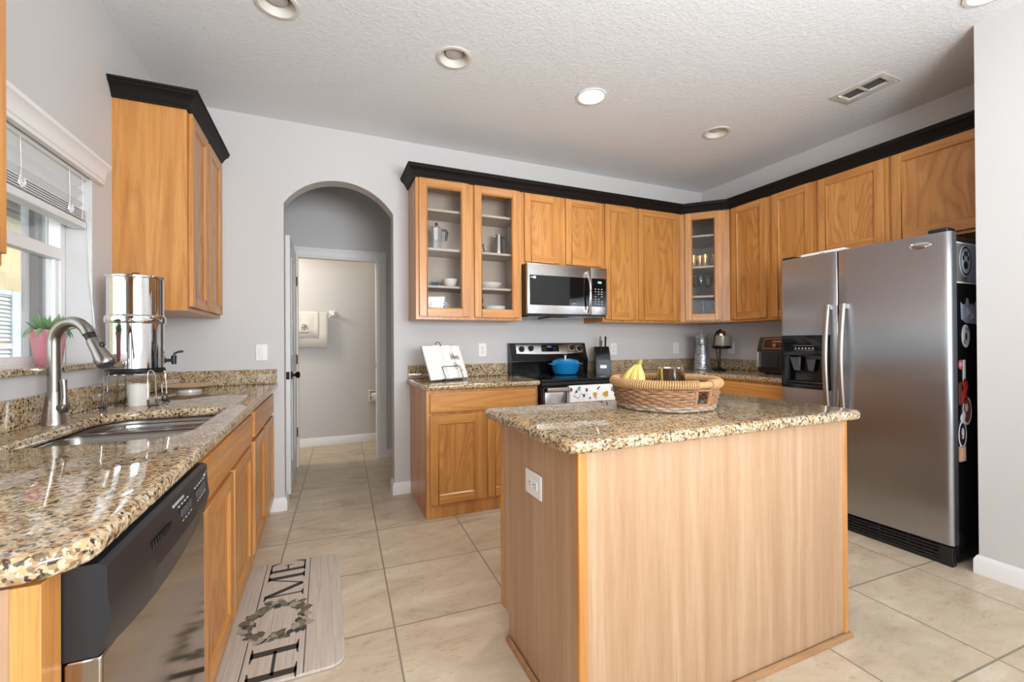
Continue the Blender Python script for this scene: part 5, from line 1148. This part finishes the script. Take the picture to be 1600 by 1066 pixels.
avo = MB().ball((hx, hyy, CT + .052), .042, 24, 1, 1, 1.0); solo('avocado', avo, plain('avocado_skin', (52, 42, 36), .6, bump=.5, bscale=160), 'dark avocado seen through the basket handle hole', 'fruit', loc=(hx, hyy, CT + .01))

# ------------------------------------------------------------------ bathroom beyond the hall
TERRY = plain('terry_cotton', (232, 226, 216), .95, bump=.8, bscale=500)
BY = FY1
tb = thing('towel_bar', 'white ceramic towel bar on the bathroom wall', 'towel bar', (-.2, BY - .03, 1.54))
part('bar', MB().cyl((-.62, BY - .065, 1.545), .009, .72, 'x', 16), CER, tb)
for x in (.09, -.60):
    part('bracket', MB().add([(x - .04, BY, 1.50), (x + .04, BY, 1.50), (x + .04, BY, 1.59), (x - .04, BY, 1.59), (x - .02, BY - .03, 1.525), (x + .02, BY - .03, 1.525), (x + .02, BY - .03, 1.565), (x - .02, BY - .03, 1.565)], [(0, 1, 5, 4), (1, 2, 6, 5), (2, 3, 7, 6), (3, 0, 4, 7), (4, 5, 6, 7), (3, 2, 1, 0)]).box(x - .018, BY - .078, 1.528, x + .018, BY - .03, 1.562), CER, tb, bevel=.003)
def hang(name, label, x0, x1, zb_f, zb_b, off):
    rows = []; r = .0115 + off
    pr2 = [(r, zb_b - 1.545)] + [(r, -.05)] + [(r * cos(a), r * sin(a)) for a in [pi * j / 8 for j in range(9)]] + [(-r, -.08), (-r - .004, (zb_f - 1.545) * .6), (-r - .006, zb_f - 1.545)]
    for i in range(26):
        x = x0 + (x1 - x0) * i / 25.; rows.append([(x, BY - .065 + p + (.003 * sin(x * 45) if z < -.06 and p < 0 else 0), 1.545 + z + (.004 * sin(x * 30) if z < -.1 else 0)) for p, z in pr2])
    o = solo(name, MB().grid(rows), TERRY, label, 'towel', loc=((x0 + x1) / 2, BY - .065, zb_f)); s_ = o.modifiers.new('thickness', 'SOLIDIFY'); s_.thickness = .005; s_.offset = 0; return o
hang('bath_towel', 'larger plain white bath towel behind the monogrammed one', -.50, .035, 1.155, 1.2, 0.); ht_ = hang('hand_towel', 'smaller white towel with a dark embroidered monogram', -.42, -.065, 1.26, 1.3, .008)
mg = MB(); mo = Vector((-.215, BY - .0945, 1.38))
for pts in (((-.02, -.03), (-.015, .03), (0, .045), (.012, .03), (0, .0), (-.03, .0)), ((.0, -.035), (.02, .03), (.035, .02), (.02, .0), (.045, -.02)), ((-.05, -.06), (-.02, -.052), (.01, -.062), (.05, -.052))):
    mg.tube([mo + Vector((a, -.003, b_)) for a, b_ in pts], .003, 6)
part('monogram', mg, INKB, ht_)
tp = thing('toilet_paper_holder', 'white recessed toilet paper holder low on the bathroom wall', 'holder', (.57, BY, .55))
k = MB(); k.merge(filled([[(.49, .48), (.65, .48), (.65, .625), (.49, .625)], [(.505, .495), (.635, .495), (.635, .61), (.505, .61)]], .02, .004, 2), Matrix(((1, 0, 0, 0), (0, 0, -1, BY), (0, 1, 0, 0), (0, 0, 0, 1)))); part('frame', k, CER, tp)
part('roller', MB().cyl((.503, BY - .03, .55), .008, .134, 'x', 14).box(.498, BY - .045, .53, .508, BY, .57).box(.632, BY - .045, .53, .642, BY, .57), CER, tp)
solo('toilet_paper', MB().lathe([(.02, 0), (.05, 0), (.05, .1), (.02, .1)], (.52, BY - .052, .543), 32, 'x', cap=False), plain('tissue', (238, 234, 226), .95), 'white toilet paper roll on the wall holder', 'toilet paper', loc=(.57, BY - .052, .49))

# ------------------------------------------------------------------ things inside the glass cabinets
ALU = plain('cast_aluminium', (206, 204, 200), .3, .7); BAKE = plain('bakelite', (28, 26, 26), .35)
def moka(x, y, z, s, label, faceted=True):
    t = thing('moka_pot', label, 'coffee pot', (x, y, z), group=None); sg = 8 if faceted else 40
    part('boiler', MB().lathe([(.043 * s, 0), (.045 * s, .004), (.037 * s, .075 * s), (.034 * s, .08 * s), (.036 * s, .085 * s)], (x, y, z), sg), ALU, t, smooth=not faceted)
    k = MB(); k.lathe([(.035 * s, .085 * s), (.036 * s, .095 * s), (.045 * s, .175 * s), (.043 * s, .175 * s), (.03 * s, .1 * s)], (x, y, z), sg); k.add([(x - .040 * s, y - .012, z + .174 * s), (x - .040 * s, y + .012, z + .174 * s), (x - .064 * s, y, z + .177 * s), (x - .038 * s, y, z + .14 * s)], [(0, 1, 2), (0, 2, 3), (1, 3, 2)]); part('chamber', k, ALU, t, smooth=not faceted)
    part('lid', MB().lathe([(.045 * s, .175 * s), (.04 * s, .186 * s), (.012 * s, .195 * s), (.001, .196 * s)], (x, y, z), sg), ALU, t, smooth=not faceted); part('lid_knob', MB().lathe([(.009 * s, .195 * s), (.012 * s, .212 * s), (.008 * s, .222 * s), (.001, .224 * s)], (x, y, z), 14), BAKE, t)
    part('handle', MB().tube([(x + .042 * s, y, z + .168 * s), (x + .072 * s, y, z + .170 * s), (x + .084 * s, y, z + .155 * s), (x + .078 * s, y, z + .11 * s), (x + .074 * s, y, z + .09 * s)], [.006 * s, .008 * s, .009 * s, .008 * s, .006 * s], 10, flat=1.3), BAKE, t); return t
S1, S2, S3 = 1.632, 1.915, UB + .0172
cyy = YB - .15
moka(.812, cyy, S2, 1.02, 'eight-sided silver moka pot with a black handle')
def espresso(x, y, z):
    t = thing('coffee_maker', 'slim tapered steel coffee maker with a curved black handle', 'coffee pot', (x, y, z))
    part('body', MB().lathe([(.043, 0), (.044, .004), (.038, .06), (.037, .07), (.030, .15), (.028, .168)], (x, y, z), 36), SATIN, t); k = MB(); k.tube([(x - .024, y, z + .16), (x - .04, y, z + .172)], [.012, .006], 8); part('spout', k, SATIN, t)
    part('lid', MB().lathe([(.029, .168), (.027, .176), (.008, .18), (.001, .18)], (x, y, z), 28), SATIN, t); part('handle', MB().tube([(x + .026, y, z + .155), (x + .05, y, z + .165), (x + .075, y, z + .14), (x + .085, y, z + .09)], [.006, .009, .009, .006], 10), BAKE, t)
espresso(1.335, cyy, S2)
cr = thing('creamer_jug', 'small shiny steel creamer next to the slim coffee maker', 'jug', (1.178, cyy, S2)); part('body', MB().lathe([(.030, 0), (.036, .02), (.034, .05), (.027, .075), (.031, .088), (.029, .088), (.024, .075), (.001, .01)], (1.178, cyy, S2), 32), CHROME, cr); part('handle', MB().tube([(1.206, cyy, S2 + .078), (1.228, cyy, S2 + .07), (1.226, cyy, S2 + .04), (1.208, cyy, S2 + .025)], .0035, 8), CHROME, cr)
def bowl_prof(r, h, foot=.5): return [(r * foot, 0), (r * foot, .005), (r * .8, h * .4), (r, h), (r - .003, h), (r * .78, h * .45), (.001, .012)]
solo('round_bowl', MB().lathe(bowl_prof(.062, .065), (.915, cyy - .02, S1), 40), CER, 'white round bowl on the shelf under the moka pot', 'bowl', loc=(.915, cyy - .02, S1))
solo('oval_dish', MB().lathe([(.05, 0), (.07, .012), (.074, .034), (.070, .034), (.06, .012), (.001, .008)], (.745, cyy, S1), 36, sx=1.1), plain('teal_glaze', (62, 98, 108), .25, coat=.4), 'dark teal dish at the end of the white bowl shelf', 'dish', loc=(.745, cyy, S1))
solo('serving_bowl', MB().lathe(bowl_prof(.105, .052, .45), (1.255, cyy, S1), 44), CER, 'wide shallow white bowl behind the glass door beside the microwave', 'bowl', loc=(1.255, cyy, S1))
def blue_pattern():
    m, nt, b, N, L = newmat('blue_lattice_glaze'); tc = N.new('ShaderNodeTexCoord'); k = N.new('ShaderNodeMapping'); k.inputs['Rotation'].default_value = (0, R(45), 0); L.new(tc.outputs['Object'], k.inputs['Vector'])
    c = N.new('ShaderNodeTexChecker'); c.inputs['Scale'].default_value = 55; c.inputs['Color1'].default_value = lin((226, 228, 232)); c.inputs['Color2'].default_value = lin((60, 84, 160)); L.new(k.outputs[0], c.inputs['Vector']); L.new(c.outputs[0], b.inputs['Base Color']); b.inputs['Roughness'].default_value = .2; return m
BLP = blue_pattern()
solo('lattice_bowl', MB().lathe([(.05, 0), (.060, .006), (.068, .125), (.065, .125), (.058, .008), (.001, .006)], (.826, cyy, S3), 40), BLP, 'blue and white lattice bowl on the lowest shelf', 'bowl', loc=(.826, cyy, S3))
solo('mixing_bowl', MB().lathe(bowl_prof(.098, .105, .5), (1.295, cyy, S3), 48), CER, 'large white mixing bowl on the cabinet floor below the shallow bowl', 'bowl', loc=(1.295, cyy, S3))
GL = lambda s=1.: [(r * s, z * 1.9) for r, z in ((.026, 0), (.028, .01), (.016, .03), (.026, .045), (.015, .062), (.024, .075), (.018, .1), (.026, .115), (.024, .115), (.014, .09), (.001, .08))]
solo('glass_candlestick', MB().lathe(GL(), (1.165, cyy - .03, S3), 24), WARE, 'beaded clear glass candlestick beside the mixing bowl', 'candlestick', loc=(1.165, cyy - .03, S3))
# corner cabinet
CM = Matrix.Translation((dx0, YU, UB)) @ Matrix.Rotation(-pi / 4, 4, 'Z')
GOLD_G = plain('gold_glass', (206, 170, 104), .12, .75, bump=.8, bscale=120)
def atc(u_, v, z): return tuple(CM @ Vector((u_, v, z - UB)))
SEQ = ('at the hinge end', 'second along', 'third along', 'apart from the others')
tp0 = None
for i, (u_, v, lb) in enumerate(((.118, .10, 'gold patterned tumbler by the door stile in the corner cabinet'), (.178, .13, 'gold patterned tumbler second in the row in the corner cabinet'), (.222, .09, 'gold patterned tumbler third in the row in the corner cabinet'), (.315, .10, 'gold patterned tumbler standing apart in the corner cabinet'))):
    p = atc(u_, v, S2)
    if tp0 is None: tp0 = solo('gold_tumbler', MB().lathe([(.024, 0), (.027, .004), (.033, .118), (.0315, .118), (.025, .008), (.001, .006)], p, 32), GOLD_G, lb, 'glass', 'gold tumblers in the corner cabinet', loc=p)
    else: copy_tree(tp0, p, label=lb)
wg0 = None
for i, (u_, v, lb) in enumerate(((.185, .10, 'stemmed wine glass below the gold tumblers, front of the shelf'), (.145, .20, 'stemmed wine glass at the back by the cabinet side'), (.255, .20, 'stemmed wine glass in the middle at the back of the shelf'), (.325, .10, 'stemmed wine glass below the tumbler standing apart'))):
    p = atc(u_, v, S1)
    if wg0 is None:
        wg0 = thing('wine_glass', lb, 'glass', p, group='wine glasses in the corner cabinet'); part('foot', MB().lathe([(.032, 0), (.030, .003), (.005, .008), (.0035, .02), (.0035, .085), (.008, .095)], p, 28, cap=False), WARE, wg0)
        part('glass_bowl', MB().lathe([(.008, .095), (.028, .11), (.037, .14), (.036, .175), (.030, .205), (.029, .205), (.035, .175), (.036, .14), (.027, .112), (.001, .098)], p, 32, cap=False), WARE, wg0)
    else: copy_tree(wg0, p, label=lb)
p = atc(.205, .12, UB + .0155); dc = thing('glass_decanter', 'tall necked clear glass decanter at the bottom of the corner cabinet', 'decanter', p)
part('vessel', MB().lathe([(.05, 0), (.053, .01), (.045, .06), (.018, .11), (.013, .15), (.018, .17), (.016, .17), (.010, .15), (.040, .06), (.001, .01)], p, 32), WARE, dc); part('stopper', MB().lathe([(.010, .165), (.011, .175), (.020, .19), (.016, .205), (.001, .21)], p, 24), WARE, dc)
p = atc(.30, .14, UB + .0155); wv_ = thing('wire_caddy', 'dark curled wire caddy beside the glass decanter', 'rack', p); k = MB()
for a in (0, 2.1, 4.2): k.tube([(p[0] + .03 * cos(a + t * 1.5) * (1 - .4 * sin(pi * t)), p[1] + .03 * sin(a + t * 1.5) * (1 - .4 * sin(pi * t)), p[2] + .003 + .20 * t) for t in [j / 10. for j in range(11)]], .003, 8)
k.tube([(p[0] + .03 * cos(j * .4), p[1] + .03 * sin(j * .4), p[2] + .003) for j in range(16)], .003, 8, True); part('wire', k, BLACKP, wv_)
g0 = None
for i, (u_, v, lb) in enumerate(((.10, .08, 'short clear glass at the door stile of the corner cabinet'), (.325, .07, 'short clear glass before the wire caddy'), (.365, .09, 'short clear glass at the far stile beside the wire caddy'))):
    p = atc(u_, v, UB + .0155)
    if g0 is None: g0 = solo('juice_glass', MB().lathe([(.018, 0), (.024, .095), (.022, .095), (.016, .012), (.001, .01)], p, 24), WARE, lb, 'glass', 'juice glasses in the corner cabinet', loc=p)
    else: copy_tree(g0, p, label=lb)
for o_ in list(bpy.data.objects):
    if o_.type == 'EMPTY' and not o_.children: print('EMPTY THING', o_.name)
